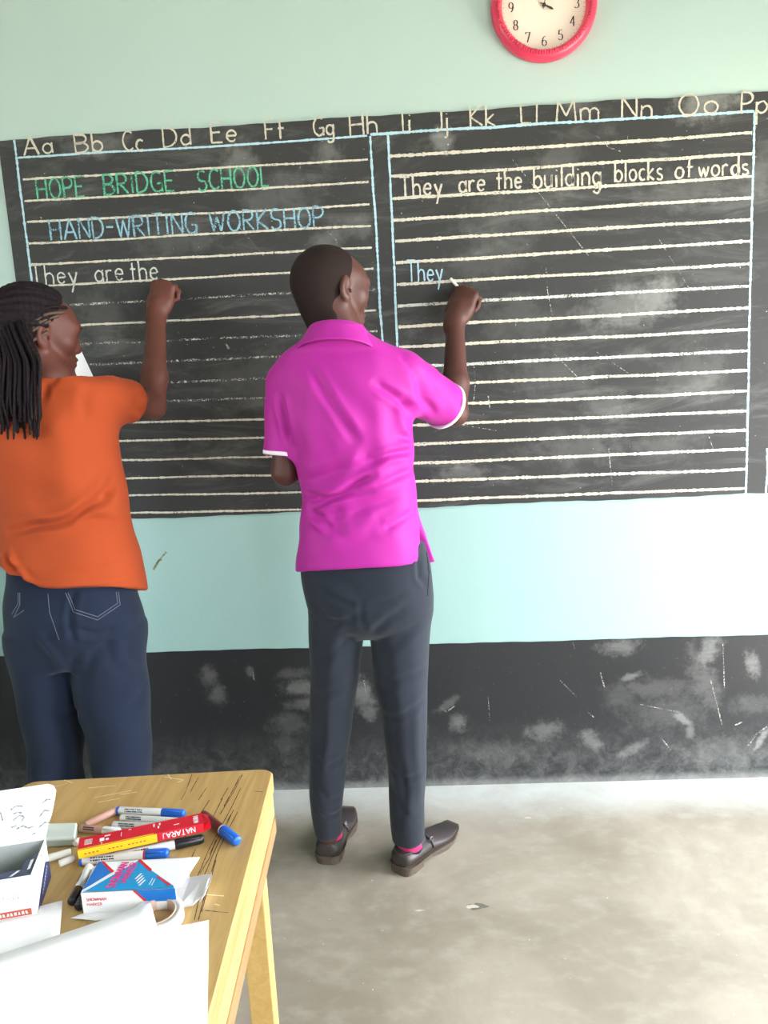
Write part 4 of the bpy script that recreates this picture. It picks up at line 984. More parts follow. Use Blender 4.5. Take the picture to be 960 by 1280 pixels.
# braided hair: cap with rows, then the long braids
LW = lambda p: HW+RW@(np.asarray(p, float)*.94)
cap = [Ell(LW((0, -.014, .037)), (.079, .102, .089), .02, RW), Ell(LW((0, -.050, .005)), (.068, .066, .072), .03, RW), Cone(LW((0, -.05, -.02)), LW((0, -.07, -.07)), .060, .050, .03),
       Half(LW((0, .058, .050)), RW@np.array([0, .86, -.38]), .008), Half(LW((0, -.012, -.01)), RW@np.array([0, .88, -.48]), .008)]
def rowgroove(v, n):
    q = (v-HW)@RW/.96; ang = np.arctan2(q[:, 2]-.02, q[:, 0]); return .0022*np.sin(ang*26+q[:, 1]*18)+.0008*np.sin(q[:, 1]*500)
hair = sculpt('hair', cap, HW-.19, HW+.18, .0034, MAT['hair_braid'], woman, 1, rowgroove)
def braid(P, r0, r1, mat, n=7):
    P = np.asarray(P, float); s = np.r_[0, np.cumsum(np.linalg.norm(np.diff(P, axis=0), axis=1))]; m = max(8, int(s[-1]/.0055)); u = np.linspace(0, s[-1], m)
    Q = np.stack([np.interp(u, s, P[:, c]) for c in range(3)], 1)
    for _ in range(6): Q[1:-1] = (Q[:-2]+Q[2:]+2*Q[1:-1])/4
    rad = (r0+(r1-r0)*u/u[-1])*(1+.20*np.sin(u/.0055*math.pi)); rad[-1] *= .5
    v, f = tube(Q, rad, n); o = link('braid', v, f, mat, hair, True); return o
# braids hang behind the left shoulder; roots spread over the crown and nape
for i in range(64):
    u = (i % 16)/15; row = i//16
    root = LW((-.074+.118*u+rng.normal(0, .002), -.055-.035*math.sin(math.pi*u)-.004*row+rng.normal(0, .003), .060-.035*row+rng.normal(0, .005)))
    yb = 536+rng.uniform(-16, 14)-(18 if u < .15 else 0)
    xb = -14+62*u+rng.normal(0, 2.0); end = at(xb, yb, -.655+.014*row+rng.normal(0, .006))
    mid1 = at(-16+66*u, 452, -.645+.014*row)+rng.normal(0, .003, 3); mid2 = at(-16+64*u+rng.normal(0, 1.5), 500, -.655+.013*row)
    braid([root, root+(mid1-root)*.5+np.array([0, -.012, .01]), mid1, mid2, end], .0048, .0028, MAT['hair_braid'])
for (p0, p1, p2, m_) in (((.078,.010,.040), (.083,-.030,.010), (.060,-.075,-.045), 'hair_brown'), ((.074,.030,.055), (.084,-.012,.035), (.068,-.065,-.02), 'hair_brown'), ((.070,.044,.066), (.084,.000,.056), (.074,-.055,.010), 'hair_brown'),
    ((.080,.006,.012), (.083,-.030,-.014), (.055,-.070,-.070), 'hair_brown'), ((.062,.052,.078), (.080,.010,.076), (.076,-.045,.040), 'hair_braid')):
    braid([LW(p0), LW(p1), LW(p2)], .0040, .0034, MAT[m_])
# T-shirt
cuff_r = Sr+(Er-Sr)*.52; dr = (Er-Sr)/np.linalg.norm(Er-Sr); cuff_l = Sl+(El-Sl)*.62; dl = (El-Sl)/np.linalg.norm(El-Sl)
rows = [(462, 48, 88, .045, -.03), (470, 30, 110, .066, -.022), (480, 4, 132, .082, -.012), (495, -20, 142, .098, 0), (520, -22, 142, .112, 0), (550, -18, 143, .120, 0), (590, -6, 150, .118, 0), (625, 2, 157, .112, 0), (648, 6, 160, .112, 0), (672, 2, 163, .122, 0), (705, 0, 174, .138, 0), (742, 3, 179, .146, 0), (775, 6, 182, .148, 0)]
T = Loft([pxrow(y, a, b, YW, r, c) for y, a, b, r, c in rows], .02, pw=2.3, cap=.004)
slv_r = Group([Cone(Sr-dr*.01, cuff_r+dr*.06, .060, .054, .02), Half(cuff_r, dr, .003)], .045); slv_l = Group([Cone(Sl-dl*.01, cuff_l+dl*.06, .060, .064, .02), Half(cuff_l, dl, .003)], .035)
hemw = at(100, 734, YW-.13)
ts = [T, slv_r, slv_l, Cone(nb+(HW-nb)*.30, nb+(HW-nb)*.95, .052, .056, .004, True), Cone(cuff_r-dr*.02, cuff_r+dr*.1, .048, .049, 0, True), Cone(cuff_l-dl*.02, cuff_l+dl*.1, .052, .058, 0, True), Ell((at(91, 734, YW)[0], YW, hemw[2]-.065), (.158, .126, .08), 0, None, True),
      Half(hemw, (-.03, -.33, -1), .003), Half(at(28, 724, YW-.13), (-.50, -.24, -1), .003)]
fw = folds([([(6,668),(50,657),(78,652),(119,630),(136,598)], -.009, .009), ([(20,655),(60,660),(110,652),(160,668)], -.004, .010), ([(138,560),(132,590),(118,620),(92,640)], -.007, .009), ([(150,640),(155,660),(166,668)], -.004, .008),
    ([(48,500),(52,480),(66,470)], -.003, .008), ([(142,478),(136,500),(138,530)], -.005, .007), ([(10,706),(22,712),(30,726)], -.006, .008), ([(25,716),(50,722),(90,716),(150,712)], -.003, .010), ([(4,690),(12,705),(22,712)], -.005, .007), ([(12,690),(24,712),(40,722)], .004, .008),
    ([(60,520),(80,560),(84,640)], .004, .03), ([(20,720),(60,728),(170,733)], .001, .004), ([(30,640),(60,645),(100,630)], .004, .012), ([(100,480),(95,500),(98,530)], -.002, .010)], YW-.12, 1.3)
sculpt('t_shirt', ts, (-1.20, -.72, .58), (-.48, -.28, 1.40), .0036, MAT['orange'], woman, 2, addf(fw, lumps(.002, 20, 2.1)))
# jeans
jp = Loft(legrows([(690, 14, 154, YW, .090), (720, 12, 162, YW, .106), (745, 11, 169, YW, .122), (775, 13, 177, YW, .132), (800, 16, 178, YW, .122), (825, 24, 174, YW, .10)]), .02, pw=2.3, cap=.01)
foot = lambda y, a, b, dy: pxrow(y, a, b, YW+dy, .08)
def down(xc, rx, z, dy=0.): return (z, xc, YW+dy, rx, .082)
xLc, xRc = at(71, 960, YW)[0], at(153, 960, YW)[0]
jL = Loft([pxrow(785, 14, 98, YW, .11), pxrow(830, 20, 98, YW, .105), pxrow(880, 31, 98, YW, .098), pxrow(930, 40, 99, YW, .092), pxrow(965, 43, 99, YW, .088), down(xLc+.002, .060, .28), down(xLc+.004, .064, .12), down(xLc+.004, .066, .035)], .02, pw=2.1, cap=.004)
jR = Loft([pxrow(785, 92, 178, YW, .11), pxrow(830, 94, 181, YW, .105), pxrow(880, 102, 184, YW, .098), pxrow(930, 116, 186, YW, .092), pxrow(965, 122, 186, YW, .088), down(xRc+.004, .064, .28), down(xRc+.006, .067, .12), down(xRc+.006, .069, .035)], .02, pw=2.1, cap=.004)
fj = folds([([(50,790),(70,820),(80,845)], .004, .010), ([(140,800),(143,830),(155,850)], .004, .010), ([(60,790),(80,785),(92,780)], -.004, .009), ([(95,785),(120,795),(140,790)], -.004, .009), ([(90,740),(88,770),(94,800)], -.006, .008), ([(100,850),(115,820),(140,800)], -.004, .012),
    ([(60,860),(90,840),(96,820)], -.004, .012), ([(150,900),(165,880),(180,870)], -.003, .012), ([(50,900),(70,910),(90,900)], -.003, .012)], YW-.12)
sculpt('jeans', [jp, jL, jR], (-1.12, -.70, .02), (-.50, -.30, .98), .0038, MAT['denim'], woman, 2, addf(fj, lumps(.0025, 17, .9)), keep=True)
jt = bvh('jeans')
for pts in ([(82,741),(92,765),(122,775),(150,756),(148,740)], [(85,741),(94,762),(122,771),(147,754),(145,740)], [(25,741),(25,756),(17,772),(30,763)], [(23,741),(23,754),(15,768)]):
    o = stitch(jt, pts, .0008, MAT['thread'], 'pocket_stitching', woman)
stitch(jt, [(60,742),(62,765),(74,800)], .0006, MAT['thread'], 'seam_stitching', woman)
def plain_shoe(a_):
    mb = []; base = np.array([a_[0], a_[1]-.045, 0]); d = np.array([0, 1., 0]); s = np.array([1., 0, 0]); Z = np.array([0, 0, 1.])
    st = [(0,.026,.055),(.02,.034,.072),(.07,.037,.078),(.12,.038,.062),(.17,.043,.048),(.21,.040,.040),(.235,.030,.032),(.245,.016,.022)]; n = 16; V = []
    for u, w, hh in st:
        for k in range(n):
            a = 2*math.pi*k/n; z = math.sin(a); V.append(base+d*u+s*w*math.copysign(abs(math.cos(a))**.7, math.cos(a))*(1-.3*max(z, 0)**2)+Z*(.016+(hh-.016)*(.5+.5*z)))
    Fc = [(i*n+k, i*n+(k+1) % n, (i+1)*n+(k+1) % n, (i+1)*n+k) for i in range(len(st)-1) for k in range(n)]+[tuple(range(n))[::-1], tuple(range((len(st)-1)*n, len(st)*n))]
    o = link('shoe', V, Fc, MAT['leather'], woman, True)
    P = [base+d*u+s*w*q+Z*.001 for q in (1, -1) for u, w in ([(u, w+.003) for u, w, _ in st] if q == 1 else [(u, w+.003) for u, w, _ in st[::-1]])]; m_ = len(P)
    link('sole', P+[p+Z*.018 for p in P], [tuple(range(m_))[::-1], tuple(range(m_, 2*m_))]+[(i, (i+1) % m_, m_+(i+1) % m_, m_+i) for i in range(m_)], MAT['sole'], o)
plain_shoe(aR); plain_shoe(aL)
pinch = (tips[0]+tips[4])/2; wpt = at(203, 352, -.012)
chalk_stick(pinch+(pinch-wpt)/np.linalg.norm(pinch-wpt)*.012, wpt, .0045, 'short chalk held in the writing hand of the person in orange')
print('pinch', pinch, 'wpt', wpt, np.linalg.norm(Er-Sr), np.linalg.norm(Wr-Er))
# sheet of paper in her left hand, held up in front of her
cs = [at(64, 362, -.24), at(117, 472, -.27), at(30, 490, -.30), at(-8, 392, -.27)]
V = []; n = 8
for i in range(n+1):
    for j in range(n+1):
        a, b = i/n, j/n; p = (1-a)*((1-b)*cs[3]+b*cs[0])+a*((1-b)*cs[2]+b*cs[1]); V.append(p+np.array([0, .02*math.sin(math.pi*b)*a+.004*math.sin(3*a), 0]))
base = np.mean(V, axis=0); k = len(V); V = [p-base for p in V]; V += [p+np.array([0, .0006, 0]) for p in V]
Fc = [(i*(n+1)+j, (i+1)*(n+1)+j, (i+1)*(n+1)+j+1, i*(n+1)+j+1) for i in range(n) for j in range(n)]; Fc += [tuple(q+k for q in f)[::-1] for f in Fc]
o = link('paper_sheet', V, Fc, MAT['paper'], None, True); o.location = base; tag(o, 'white sheet of paper held up in front of the person in orange', 'paper')
print('people', _t.time()-_t0)
# ================================================================ TABLE
TZ = .72
tBR, tBL, tR2 = onz(343, 960, TZ), onz(40, 973, TZ), onz(260, 1280, TZ)
tv = tR2-tBR; tv /= np.linalg.norm(tv); tu = np.array([-tv[1]*-1, tv[0]*-1, 0]); tu = np.array([tv[1], -tv[0], 0]); tu = tu if tu[0] < 0 else -tu
TWD, TLN = .425, .62
Rt = np.stack([tu, tv, np.array([0, 0, 1.])], 1); T0 = np.array([tBR[0], tBR[1], 0])
def tl(u, v, z): return T0+tu*u+tv*v+np.array([0, 0, z])
table = empty('school_table', tl(TWD/2, TLN/2, 0), 'varnished yellow wooden school table littered with markers, chalk and papers', 'table')
# tabletop with rounded back corners
def rrect(w, l, r, n=6):
    P = []
    for (cx, cy, a0) in ((r, r, 180), (w-r, r, 270), (w-r*.4, l-r*.4, 0), (r*.4, l-r*.4, 90)):
        rr = r if cy == r else r*.4
        for k in range(n+1): a = math.radians(a0+90*k/n); P.append((cx+rr*math.cos(a), cy+rr*math.sin(a)))
    return P
PR = rrect(TWD, TLN, .022); m_ = len(PR); V = []
for z, ins in ((.690, .002), (.692, 0), (.717, 0), (TZ, .003)):
    for (u, v) in PR: V.append(tl(u+(TWD/2-u)*ins*4, v+(TLN/2-v)*ins*3, z))
Fc = [tuple(range(m_)), tuple(range(3*m_, 4*m_))[::-1]]+[(r*m_+i, (r+1)*m_+i, (r+1)*m_+(i+1) % m_, r*m_+(i+1) % m_) for r in range(3) for i in range(m_)]
top = link('tabletop', V, Fc, MAT['wood'], table); bm_ = top.data; 
def tbox(name, u0, u1, v0, v1, z0, z1, mat, parent=table, bev=.002):
    mb = MB(); mb.box((u0, v0, z0), (u1, v1, z1), R=Rt, c=T0)
    o = mb.build(name, mat, parent, bevel=bev); return o
tbox('apron', .004, .022, .012, TLN-.01, .640, .6895, MAT['wood_light']); tbox('apron', TWD-.022, TWD-.004, .012, TLN-.01, .640, .6895, MAT['wood_light'])
tbox('apron', .023, TWD-.023, .012, .030, .640, .6895, MAT['wood_light']); tbox('apron', .023, TWD-.023, TLN-.03, TLN-.012, .640, .6895, MAT['wood_light'])
tbox('rail', .002, .020, .016, TLN-.014, .612, .6395, MAT['wood_dark']); tbox('rail', TWD-.020, TWD-.002, .016, TLN-.014, .612, .6395, MAT['wood_dark'])
for u0 in (.010, TWD-.050):
    for v0 in (.030, TLN-.075): tbox('leg', u0+.013 if u0 < .1 else u0, u0+.053 if u0 < .1 else u0+.038, v0, v0+.042, 0, .6395, MAT['wood_light'])
tbox('foot_rail', .030, .048, .072, TLN-.075, .14, .18, MAT['wood_light']); tbox('foot_rail', TWD-.040, TWD-.022, .072, TLN-.075, .14, .18, MAT['wood_light'])
# scratches on the tabletop
def flat_ribbon(pts, w, z, jitter=.3):
    V, Fc = ribbon([(p[0], p[1]) for p in pts], w, jitter=jitter, step=.004); return [(v[0], v[2], z) for v in V], [f[::-1] for f in Fc]
mb = MB(); mp = MB()
for p in [((303,968),(292,990),(275,1018)),((298,975),(280,1008)),((285,985),(276,1000)),((262,1000),(252,1015)),((240,968),(232,990),(226,1000)),((248,972),(238,990)),((301,985),(288,1012),(262,1060),(245,1100)),((292,1012),(270,1060),(255,1095),(243,1150)),
    ((297,1015),(284,1040),(272,1065),(258,1110),(248,1150)),((289,1018),(276,1040),(262,1068)),((270,1075),(260,1110),(252,1140)),((232,1045),(222,1062)),((278,998),(266,1022)),((258,985),(248,1000)),((318,989),(329,990)),((256,1138),(285,1141)),((300,970),(294,982)),((270,1050),(262,1072),(250,1092)),((244,1062),(236,1080))]:
    v, f = flat_ribbon([onz(a, b, TZ) for a, b in p], .0011, TZ+.00015); mb.add(v, f)
for p in [((118,997),(165,988)),((122,1003),(150,998)),((205,971),(230,975),(222,978)),((80,975),(92,979)),((110,985),(145,982)),((210,968),(214,974)),((70,983),(84,979)),((150,993),(172,990)),((255,1118),(280,1120)),((268,1130),(275,1132))]:
    v, f = flat_ribbon([onz(a, b, TZ) for a, b in p], .0014, TZ+.00012); mp.add(v, f)
def under(o, par): o.parent = par; o.matrix_parent_inverse = parent_inv(par); o['kind'] = 'stuff'
under(mb.build('scratch_marks', MAT['scratch']), top); under(mp.build('pale_scratch_marks', MAT['scratch_pale']), top)

def recentre(o):                       # move the origin of a one-mesh thing to its middle
    n = len(o.data.vertices); c = np.empty(n*3, np.float32); o.data.vertices.foreach_get('co', c); c = c.reshape(-1, 3); m = (c.min(0)+c.max(0))/2; m[2] = c[:, 2].min()
    o.data.vertices.foreach_set('co', (c-m).ravel()); o.location = [float(q) for q in m]; return o
# ---- pens
def pen(p0, p1, label, body, cap=None, capat=1, caplen=.28, plug=None, ring=None, r=.0065, z=None, tip=None):
    a = onz(*p0, TZ+(z if z is not None else r)); b = onz(*p1, TZ+(z if z is not None else r)); d = b-a; L_ = np.linalg.norm(d)
    root = empty('marker_pen', (a+b)/2, label, 'marker', 'markers lying on the table')
    q = lambda t: a+d*t
    if cap: c0, c1 = (1-caplen, 1) if capat == 1 else (0, caplen)
    else: c0, c1 = 1.0, 1.0
    b0, b1 = (0.02, c0) if capat == 1 else (c1, .98)
    v, f = tube([q(b0), q(b0+.01), q(b1-.002), q(b1)], [r*.80, r*.93, r*.93, r*.93], 16); link('barrel', v, f, MAT[body], root, True)
    if cap:
        v, f = tube([q(c0), q(c0+.01), q(c0+.04), q(c1-.03), q(c1)], [r*1.0, r*1.04, r*1.04, r*.98, r*.72], 16); cp = link('cap', v, f, MAT[cap], root, True)
        n = np.cross(d, [0, 0, 1]); n /= np.linalg.norm(n); e = .7*np.array([0, 0, 1.])+.6*n; s_ = q(c0+.02)+e*r*1.12; t_ = q(c1-.05)+e*r*1.12
        v, f = tube([s_, (s_+t_)/2, t_], r*.16, 6); link('clip', v, f, MAT[cap], cp, True)
    if plug:
        e0, e1 = (0, .035) if capat == 1 else (.965, 1)
        v, f = tube([q(e0), q(e0+.005), q(e1)], [r*.7, r*.97, r*.97], 16); link('end_plug', v, f, MAT[plug], root, True)
    if ring:
        t0 = c0-.02 if capat == 1 else c1; v, f = tube([q(t0), q(t0+.018)], [r*1.0, r*1.0], 16); link('ring', v, f, MAT[ring], root, True)
    # small print band on the barrel
    if body in ('pen_white', 'pen_blush'):
        n = np.cross(d/L_, [0, 0, 1.]); n /= np.linalg.norm(n); mb = MB()
        for k in range(9):
            t0 = b0+.12+k*.03
            for row in range(2):
                aa = math.radians(25+row*28); c = (-n*math.cos(aa) if n[1] > 0 else n*math.cos(aa))+np.array([0, 0, math.sin(aa)]); tg = np.cross(d/L_, c); p_ = q(t0)+c*r*.96; hw = d/L_*.0009*(1+.5*((k*7+row) % 3)); hh = tg*.0008
                mb.add([p_-hw-hh, p_+hw-hh, p_+hw+hh, p_-hw+hh], [(0, 1, 2, 3)])
        if tip is None: o = mb.build('small_print', MAT['ink'], root); o['kind'] = 'stuff'
    return root
pen((147,1013),(231,1017),'white marker with blue cap and blue end, farthest back on the table','pen_white','blue_plastic',1,.33,'blue_plastic')
pen((106,1032),(147,1012),'blush pink pen slanting at the back of the marker heap','pen_blush',None,1,tip=0,r=.006)
pen((150,1022),(222,1027),'white pen lying just in front of the blue-capped back marker','pen_white',None,1,r=.006)
pen((140,1031),(215,1034),'white pen tucked behind the red and yellow carton','pen_white',None,1,r=.006,z=.007)
pen((100,1035),(150,1040),'white pen beside the pale board duster','pen_blush','pen_white',1,.4,r=.006)
pen((253,1018),(297,1052),'dark red marker with blue cap at the right end of the red carton','pen_red','blue_plastic',1,.40,ring='pen_white',r=.0078)
pen((140,1072),(255,1048),'white marker with black cap under the red and yellow carton','pen_white','black_plastic',1,.32,r=.007)
pen((100,1076),(211,1066),'white marker with blue cap and red ring in front of the red carton','pen_white','blue_plastic',1,.26,'blue_plastic','red',r=.007)
pen((90,1127),(112,1083),'clear marker with black cap sticking out of the blue carton','pen_white','black_plastic',0,.36,r=.006,z=.007)
pen((99,1133),(121,1086),'second clear marker with black cap inside the blue carton','pen_white','black_plastic',0,.36,r=.006,z=.0075)
# ---- chalk sticks on the table
def table_chalk(p0, p1, r, label):
    chalk_stick(onz(*p0, TZ+r), onz(*p1, TZ+r), r, label, 'chalks lying on the table')
table_chalk((56,1074),(89,1065),.0052,'long white chalk stick beside the open white box')
table_chalk((74,1080),(93,1072),.0050,'short white chalk stub in front of the longer chalk')
table_chalk((94,1055),(99,1050),.0045,'tiny chalk stub against the left end of the red carton')
# ---- duster
def prism(quad, z0, z1, mb, mi=0, shrink=0):
    P = [onz(*q, z1) for q in quad]; c = sum(P)/4; P = [p+(c-p)*shrink for p in P]
    if np.cross(P[1]-P[0], P[2]-P[0])[2] < 0: P = P[::-1]
    v = [np.array([p[0], p[1], z0]) for p in P]+[np.array([p[0], p[1], z1]) for p in P]; mb.add(v, [(3,2,1,0),(4,5,6,7)]+[(i, (i+1) % 4, 4+(i+1) % 4, 4+i) for i in range(4)], mi); return P
D0 = onz(75, 1046, TZ); dus = empty('board_duster', D0, 'pale grey-green board duster between the white box and the markers', 'duster')
mb = MB(); prism([(47,1029),(96,1028),(93,1046),(44,1048)], TZ+.0002, TZ+.015, mb); mb.build('felt_pad', MAT['duster'], dus, bevel=.0015)
mb = MB(); prism([(47,1029),(96,1028),(93,1046),(44,1048)], TZ+.0152, TZ+.021, mb, shrink=-.01); mb.build('back_plate', MAT['duster_top'], dus, bevel=.002)
# ---- flat print helpers
def patch(mb, P, mi=0):
    k = len(P); n = np.zeros(3)
    for i in range(1, k-1): n += np.cross(np.asarray(P[i])-P[0], np.asarray(P[i+1])-P[0])
    mb.add(P, [tuple(range(k))], mi)
def plane_text(txt, o, ex, ey, H, adv_w, mb, w=.0008, gap=.14, up=None, lift=.0003, mi=0, width=None):
    """stroke letters on a plane: o start of baseline, ex reading direction, ey up direction, H cap height, adv_w total width"""
    st, adv = text_strokes(txt, gap, 0); n = np.cross(ex, ey)
    for s in st:
        v, f = ribbon([(p[0]/adv*adv_w, p[1]*H) for p in s], w, jitter=.05, step=max(.0012, H/6))
        mb.add([o+ex*a+ey*c+n*lift for a, _, c in v], f, mi)
unit = lambda a: a/np.linalg.norm(a)
# ---- red and yellow carton
A_, B_, C_, D_ = [onz(*q, TZ+.0295) for q in ((99,1048),(252,1016),(255,1034),(97,1062))]
ex = unit(B_-A_); Lr = np.linalg.norm(B_-A_); ey = unit(np.cross([0, 0, 1], ex)); Wr_ = abs((D_-A_)@ey)+.002; o0 = A_-ey*Wr_ if (D_-A_)@ey < 0 else A_
Zr = np.array([0, 0, 1.]); z0, z1 = TZ+.0165, TZ+.0295; base = np.array([o0[0], o0[1], 0])
car = empty('pencil_carton', base+ex*Lr/2+ey*Wr_/2+Zr*z0, 'long red and yellow cardboard carton lying across the markers', 'carton')
R3 = np.stack([ex, ey, Zr], 1); mb = MB(); mb.box((0, 0, z0), (Lr, Wr_, z1), R=R3, c=base); o = mb.build('box', MAT['red'], car, bevel=.0006)
g = lambda u, v, z: base+ex*u+ey*v+Zr*z
mb = MB(); patch(mb, [g(0, -.0003, z0), g(Lr*.62, -.0003, z0), g(Lr*.62, -.0003, z1-.0005), g(0, -.0003, z1-.0005)]); patch(mb, [g(0, 0, z1+.0002), g(Lr*.60, 0, z1+.0002), g(Lr*.60, .0022, z1+.0002), g(0, .0022, z1+.0002)]); mb.build('yellow_band', MAT['yellow'], o)
mb = MB(); plane_text('NATARAJ', g(Lr*.93, -.0003, z1-.002), -ex, -Zr, .008, Lr*.26, mb, .0012); plane_text('NATARAJ', g(Lr*.965, Wr_*.2, z1), ey, -ex, .007, Wr_*.6, mb, .0011, lift=.0003); mb.build('lettering', MAT['card'], o); mb = MB()
patch(mb, [g(.008, .009, z1+.0003), g(.018, .009, z1+.0003), g(.018, .022, z1+.0003), g(.008, .022, z1+.0003)])
for (u, v, w_, h_) in ((.028,.010,.006,.008),(.036,.010,.004,.005),(.034,.020,.008,.003),(.056,.012,.001,.010),(.066,.024,.004,.002),(.100,.018,.002,.008),(.106,.012,.002,.006),(.108,.020,.002,.005),(.128,.012,.008,.0012),(.030,.004,.002,.002)):
    patch(mb, [g(u, v, z1+.0003), g(u+w_, v, z1+.0003), g(u+w_, v+h_, z1+.0003), g(u, v+h_, z1+.0003)])
mb.build('white_small_print', MAT['card'], o)['kind'] = 'stuff'
mb = MB()
for k in range(7): patch(mb, [g(.0085+k*.0014, .010, z1+.0005), g(.0085+k*.0014+.0006, .010, z1+.0005), g(.0085+k*.0014+.0006, .021, z1+.0005), g(.0085+k*.0014, .021, z1+.0005)])
for k in range(16): u = .008+k*.0052; patch(mb, [g(u, -.0006, z0+.005), g(u+.003, -.0006, z0+.005), g(u+.003, -.0006, z0+.0068), g(u, -.0006, z0+.0068)]) if k not in (4, 5, 10) else None
mb.build('small_print', MAT['rust'], o)['kind'] = 'stuff'
mb = MB(); F0 = [g(Lr, .001, z0+.0002), g(Lr, Wr_-.001, z0+.0002), g(Lr+.010, Wr_-.002, z0+.004), g(Lr+.011, .003, z0+.002)]; patch(mb, F0); patch(mb, [p-Zr*.0004 for p in F0][::-1])
F1 = [g(Lr, .001, z1-.0004), g(Lr+.008, .003, z1+.003), g(Lr+.009, Wr_*.8, z1-.001), g(Lr, Wr_-.001, z1-.0004)]; patch(mb, F1); patch(mb, [p-Zr*.0004 for p in F1][::-1]); mb.build('end_flap', MAT['red'], car)
# ---- blue and white marker carton
z0, z1 = TZ+.0003, TZ+.0300
a_, b_, c_, d_ = [onz(*q, z1) for q in ((110,1078),(232,1068),(219,1110),(101,1116))]
ex = unit(c_-d_); Lm = np.linalg.norm(c_-d_); ey = unit(np.cross([0, 0, 1], ex)); Wm = abs((a_-d_)@ey); base = np.array([d_[0], d_[1], 0]); R3 = np.stack([ex, ey, Zr], 1)
g = lambda u, v, z: base+ex*u+ey*v+Zr*z
mc = empty('marker_carton', base+ex*Lm/2+ey*Wm/2+Zr*z0, 'open blue and white marker carton with pink lettering', 'carton')
mb = MB(); t_ = .0008      # an open sleeve: four thin card walls
mb.box((0, 0, z1-t_), (Lm, Wm, z1), R=R3, c=base); mb.box((0, 0, z0), (Lm, Wm, z0+t_), R=R3, c=base); mb.box((0, 0, z0), (Lm, t_, z1), R=R3, c=base); mb.box((0, Wm-t_, z0), (Lm, Wm, z1), R=R3, c=base)
box_ = mb.build('box', MAT['card'], mc)
def topp(pxs, mb, mi=0, z=z1+.0004):
    P = [onz(px, py, z) for px, py in pxs]; 
    if np.cross(P[1]-P[0], P[2]-P[0])[2] < 0: P = P[::-1]
    P = [np.array([*(base+ex*np.clip((p-base)@ex, 0, Lm)+ey*np.clip((p-base)@ey, 0, Wm))[:2], z]) for p in P]; patch(mb, P, mi)
c6 = lambda x, y: (80+x/5.053, 1055+y/5.053)
mb = MB(); topp([c6(205,108), c6(232,108), c6(300,180), c6(165,262), c6(112,290)], mb); topp([c6(170,275), c6(310,190), c6(465,104), c6(690,262), c6(692,276), c6(480,286), c6(118,302)], mb, 1)
mb.build('blue_print', [MAT['blue'], MAT['cyan']], box_)
mb = MB(); topp([c6(232,108), c6(252,106), c6(318,172), c6(300,182)], mb, 0, z1+.0006); topp([c6(465,104), c6(485,96), c6(556,160), c6(545,175)], mb, 0, z1+.0006); topp([c6(578,202), c6(600,204), c6(680,258), c6(655,262)], mb, 0, z1+.0006); mb.build('red_print', MAT['red'], box_)
s0, s1 = onz(*c6(318,278), z1), onz(*c6(412,120), z1); exx = unit(s1-s0); eyy = unit(np.cross([0, 0, 1], exx)); sh = onz(*c6(395,245), z1)
mb = MB(); wd = np.linalg.norm(s1-s0); plane_text('SNOWMAN', s0+Zr*.0005, exx, eyy, .0105, wd, mb, .0023, .10); plane_text('MARKER', sh+Zr*.0005, exx, eyy, .009, wd*.80, mb, .0020, .10); mb.build('pink_lettering', MAT['pink'], box_)
mb = MB(); q0 = onz(*c6(445,225), z1)
for k in range(4): 
    u = q0+ey*(-k*.0045)+ex*.003*k+Zr*.0008; patch(mb, [u, u+exx*.011+ex*.004, u+exx*.011+ex*.004+eyy*-.0022, u+eyy*-.0022])
topp([c6(120,295), c6(460,98), c6(470,104), c6(135,296)], mb, 0, z1+.0007)
for q in ((535,258),(550,262)): u = onz(*c6(*q), z1+.0006); patch(mb, [u, u+exx*.013, u+exx*.013-eyy*.0010, u-eyy*.0010])
mb.build('white_print', MAT['card'], box_)
mb = MB(); patch(mb, [g(Lm*.545, -.0003, z1-.0003), g(Lm*.575, -.0003, z1-.0003), g(Lm*.70, -.0003, z1-.017), g(Lm*.665, -.0003, z1-.017)], 0); patch(mb, [g(Lm*.575, -.0003, z1-.0003), g(Lm, -.0003, z1-.0003), g(Lm, -.0003, z1-.017), g(Lm*.70, -.0003, z1-.017)], 1); mb.build('side_stripe', [MAT['red'], MAT['blue']], box_)
mb = MB(); plane_text('SNOWMAN', g(Lm*.05, 0, z1-.012), ex, Zr, .0042, Lm*.21, mb, .0008, .12); plane_text('MARKER', g(Lm*.05, 0, z1-.0185), ex, Zr, .0036, Lm*.16, mb, .0007, .14); mb.build('side_lettering', MAT['red'], box_)
mb = MB(); P = [g(.002, -.0002, z0), g(-.016, -.006, z0+.0005), g(-.020, .012, z0+.0005), g(-.0005, .010, z0)]
patch(mb, [g(Lm, t_, z1), g(Lm, Wm, z1), g(Lm+.016, Wm+.002, z1-.002), g(Lm+.004, Wm*.2, z1-.006)][::-1]); patch(mb, [g(Lm, t_, z1-.0005), g(Lm, Wm, z1-.0005), g(Lm+.016, Wm+.002, z1-.0025), g(Lm+.004, Wm*.2, z1-.0065)])
mb.build('card_flap', MAT['card'], mc); mb = MB()
P2 = [g(Lm, .001, z0+.001), g(Lm+.018, .004, z0+.001), g(Lm+.030, Wm*.35, z0+.003), g(Lm+.034, Wm*.75, z0+.014), g(Lm+.026, Wm*.85, z0+.010), g(Lm, Wm-.001, z0+.001)]; patch(mb, P2); patch(mb, [p-Zr*.0005 for p in P2][::-1])
mb.build('card_flap', MAT['card'], mc); mb = MB()
P3 = [g(Lm+.026, Wm*.05, z0+.004), g(Lm+.030, Wm*.35, z0+.003), g(Lm+.034, Wm*.75, z0+.018), g(Lm+.038, Wm*.5, z0+.020), g(Lm+.034, Wm*.15, z0+.014)]; patch(mb, P3); patch(mb, [p+ex*.0005 for p in P3][::-1])
mb.build('card_flap', MAT['card'], mc); mb = MB()
